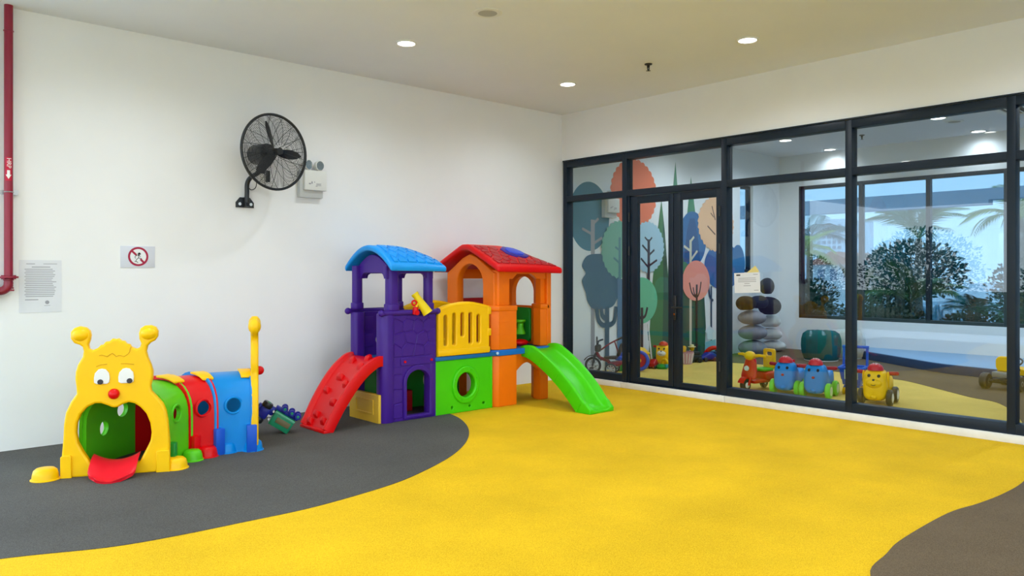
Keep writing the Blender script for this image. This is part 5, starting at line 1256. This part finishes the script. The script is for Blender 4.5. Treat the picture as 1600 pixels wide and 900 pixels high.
# banana plant with large leaves
bn = empty('banana_plant', (6.75, -.62, .05), label='dark green banana plant with broad upright leaves behind the thick post', cat='plant')
B().tube([(0, 0, 0), (0, 0, .5), (.02, 0, .9)], [.07, .06, .04], 10).out('stem', leafmat('#3c6a3a'), bn, local=True)
random.seed(31)
for i in range(11):
    a = 2*pi*i/11+.2; L_ = random.uniform(.62, .85); w_ = random.uniform(.11, .15); b = B(); rows = []
    lean = random.uniform(.18, .42)
    for k in range(9):
        f = k/8; c = V((L_*lean*f+.12*f**3, 0, .72+L_*(f-.12*f**3))); ww = w_*sin(pi*(f*.92+.06))**.6
        rows.append([c+V((-.03*abs(j)*0, ww*j, .02*abs(j))) for j in (-1, -.5, 0, .5, 1)])
    b.rings(rows, closed=False, cap=False); o = b.out('leaf', leafmat(['#0f5a34', '#1c7a3c', '#0c4a3a'][i % 3]), bn, local=True); o.rotation_euler = (0, 0, a)
for args in [
    (( 6.35, -.02, .05), .42, .42, 1.15, 2200, .065, '#0d4f33', 'low dense dark shrub under the yellow-green palm', 41),
    (( 6.9, .55, .05), .5, .5, 1.05, 2000, .07, '#155c34', 'shrub at the far left corner of the back window', 46),
    (( 7.5, -.95, .05), .45, .40, 1.58, 2800, .06, '#23706e', 'tall teal bush between the banana plant and the feathery palm', 42),
    (( 6.3, -1.0, .05), .45, .45, .85, 2000, .065, '#14512f', 'low dark shrub right of the thick post', 43),
    (( 6.3, -1.55, .05), .40, .38, .72, 1800, .06, '#2a4a20', 'low olive shrub below the feathery palm', 44),
    (( 7.9, -2.75, .05), .45, .40, 1.5, 2600, .06, '#1d5a4a', 'upright bush behind the cycad near the right frame', 45),
    (( 6.3, -2.55, .05), .38, .45, .66, 1800, .06, '#0f3f28', 'dark low shrub at the foot of the cycad', 47),
    (( 6.6, -3.4, .05), .5, .5, 1.2, 2200, .065, '#17603a', 'green shrub behind the right-hand post', 48),
    (( 6.8, -4.6, .05), .6, .6, 1.5, 2200, .07, '#1b6a3c', 'green shrub beyond the right edge of the picture', 49)]:
    leafy('garden_shrub', args[0], *args[1:7], args[7], seed=args[8], group='shrubs outside the back window')
for args in [((16.5, -.2, .25), 1.3, 1.0, 2.2, 1500, .2, '#5f6f5e', 'pale grey-green tree beyond the pool', 51), ((24.9, -3.4, -.1), 1.8, 1.9, 3.6, 2200, .26, '#2a6660', 'broad dark tree right of the pool', 52), ((25.0, 5.4, -.1), 2.0, 1.8, 2.6, 1800, .25, '#2d5f56', 'dark tree left of the pool', 53), ((25.4, -9.6, -.1), 2.4, 2.4, 4.2, 2000, .3, '#2f6b5a', 'large tree far right beyond the pool', 54)]:
    if args[7].startswith('pale'): args = ((24.9, .8, -.1), .9, .9)+args[3:]
    leafy('garden_tree', args[0], *args[1:7], args[7], cat='tree', seed=args[8], group='trees beyond the pool')
# hedge and trees on the open side of the play area (they show in the reflections of the glass)
for i, (x, y, rx_, h_) in enumerate([(-19, -1.5, 2.4, 2.0), (-19.5, -6.0, 2.6, 2.3), (-19, -10.5, 2.5, 2.6), (-19.3, 3.0, 2.6, 2.9), (-19.6, 7.5, 2.6, 2.2), (-19, -15, 2.6, 2.2)]):
    leafy('garden_hedge', (x, y, -.16), 1.1, rx_*.68, h_, 7000, .11, '#24504a', 'clipped hedge on the open side of the play area, %s from the fan wall side' % ['third', 'fourth', 'fifth', 'second', 'first', 'sixth'][i], cat='hedge', seed=60+i, group='hedges on the open side', z0=.0)
# far buildings
tw = empty('tower_block', (60, 25.2, -.16), label='pale distant tower block with rows of windows at the left of the view', cat='building')
B().bx((58, 23.4, -.16), (64, 25.8, 5.9)).bx((58.4, 25.8, -.16), (64, 28.6, 5.2)).out('walls', mat('tower_wall', (.72, .76, .80), .8), tw)
b_me = None; WM = mat('tower_window', (.22, .27, .33), .4)
for r in range(9):
    for c_ in range(5):
        y = 23.58+c_*.45
        if b_me is None:
            o = B().bx((57.95, y, 1.5+r*.46), (58.05, y+.26, 1.5+r*.46+.26)).out('window', WM, tw); b_me = (o, y, r)
        else:
            c2 = b_me[0].copy(); col.objects.link(c2); c2.parent = tw; c2.location = b_me[0].location+V((0, y-b_me[1], r*.46))
hs = empty('red_roof_house', (35, 12.7, -.16), label='low house with an orange-red tiled roof below the tower block', cat='building')
B().bx((34, 11.6, -.16), (38, 14.0, 1.75)).out('walls', mat('house_wall', (.75, .72, .68), .8), hs)
B().rings([[V((x, y, z)) for y, z in ((11.3, 1.75), (12.8, 2.45), (14.3, 1.75))] for x in (33.7, 38.3)]).out('roof', mat('roof_tile', (.55, .17, .09), .7, var=.2, vscale=8), hs)
for y in (11.9, 12.6, 13.3): B().bx((33.95, y, .9), (34.02, y+.35, 1.5)).out('window', WM, hs)
ph2 = empty('pool_house', (27, 1.2, -.16), label='low brick-red pool house with a dark flat roof across the pool', cat='building')
B().bx((27, -.6, -.16), (30, 2.2, 1.15)).out('walls', mat('brick_wall', (.36, .16, .11), .8, var=.2, vscale=12), ph2)
B().bx((26.7, -.9, 1.15), (30.3, 2.5, 1.3)).out('roof', mat('dark_roof', (.10, .12, .15), .7), ph2)
for y in (-.3, .5, 1.3): B().bx((26.94, y, .2), (27.02, y+.5, .9)).out('window', WM, ph2)
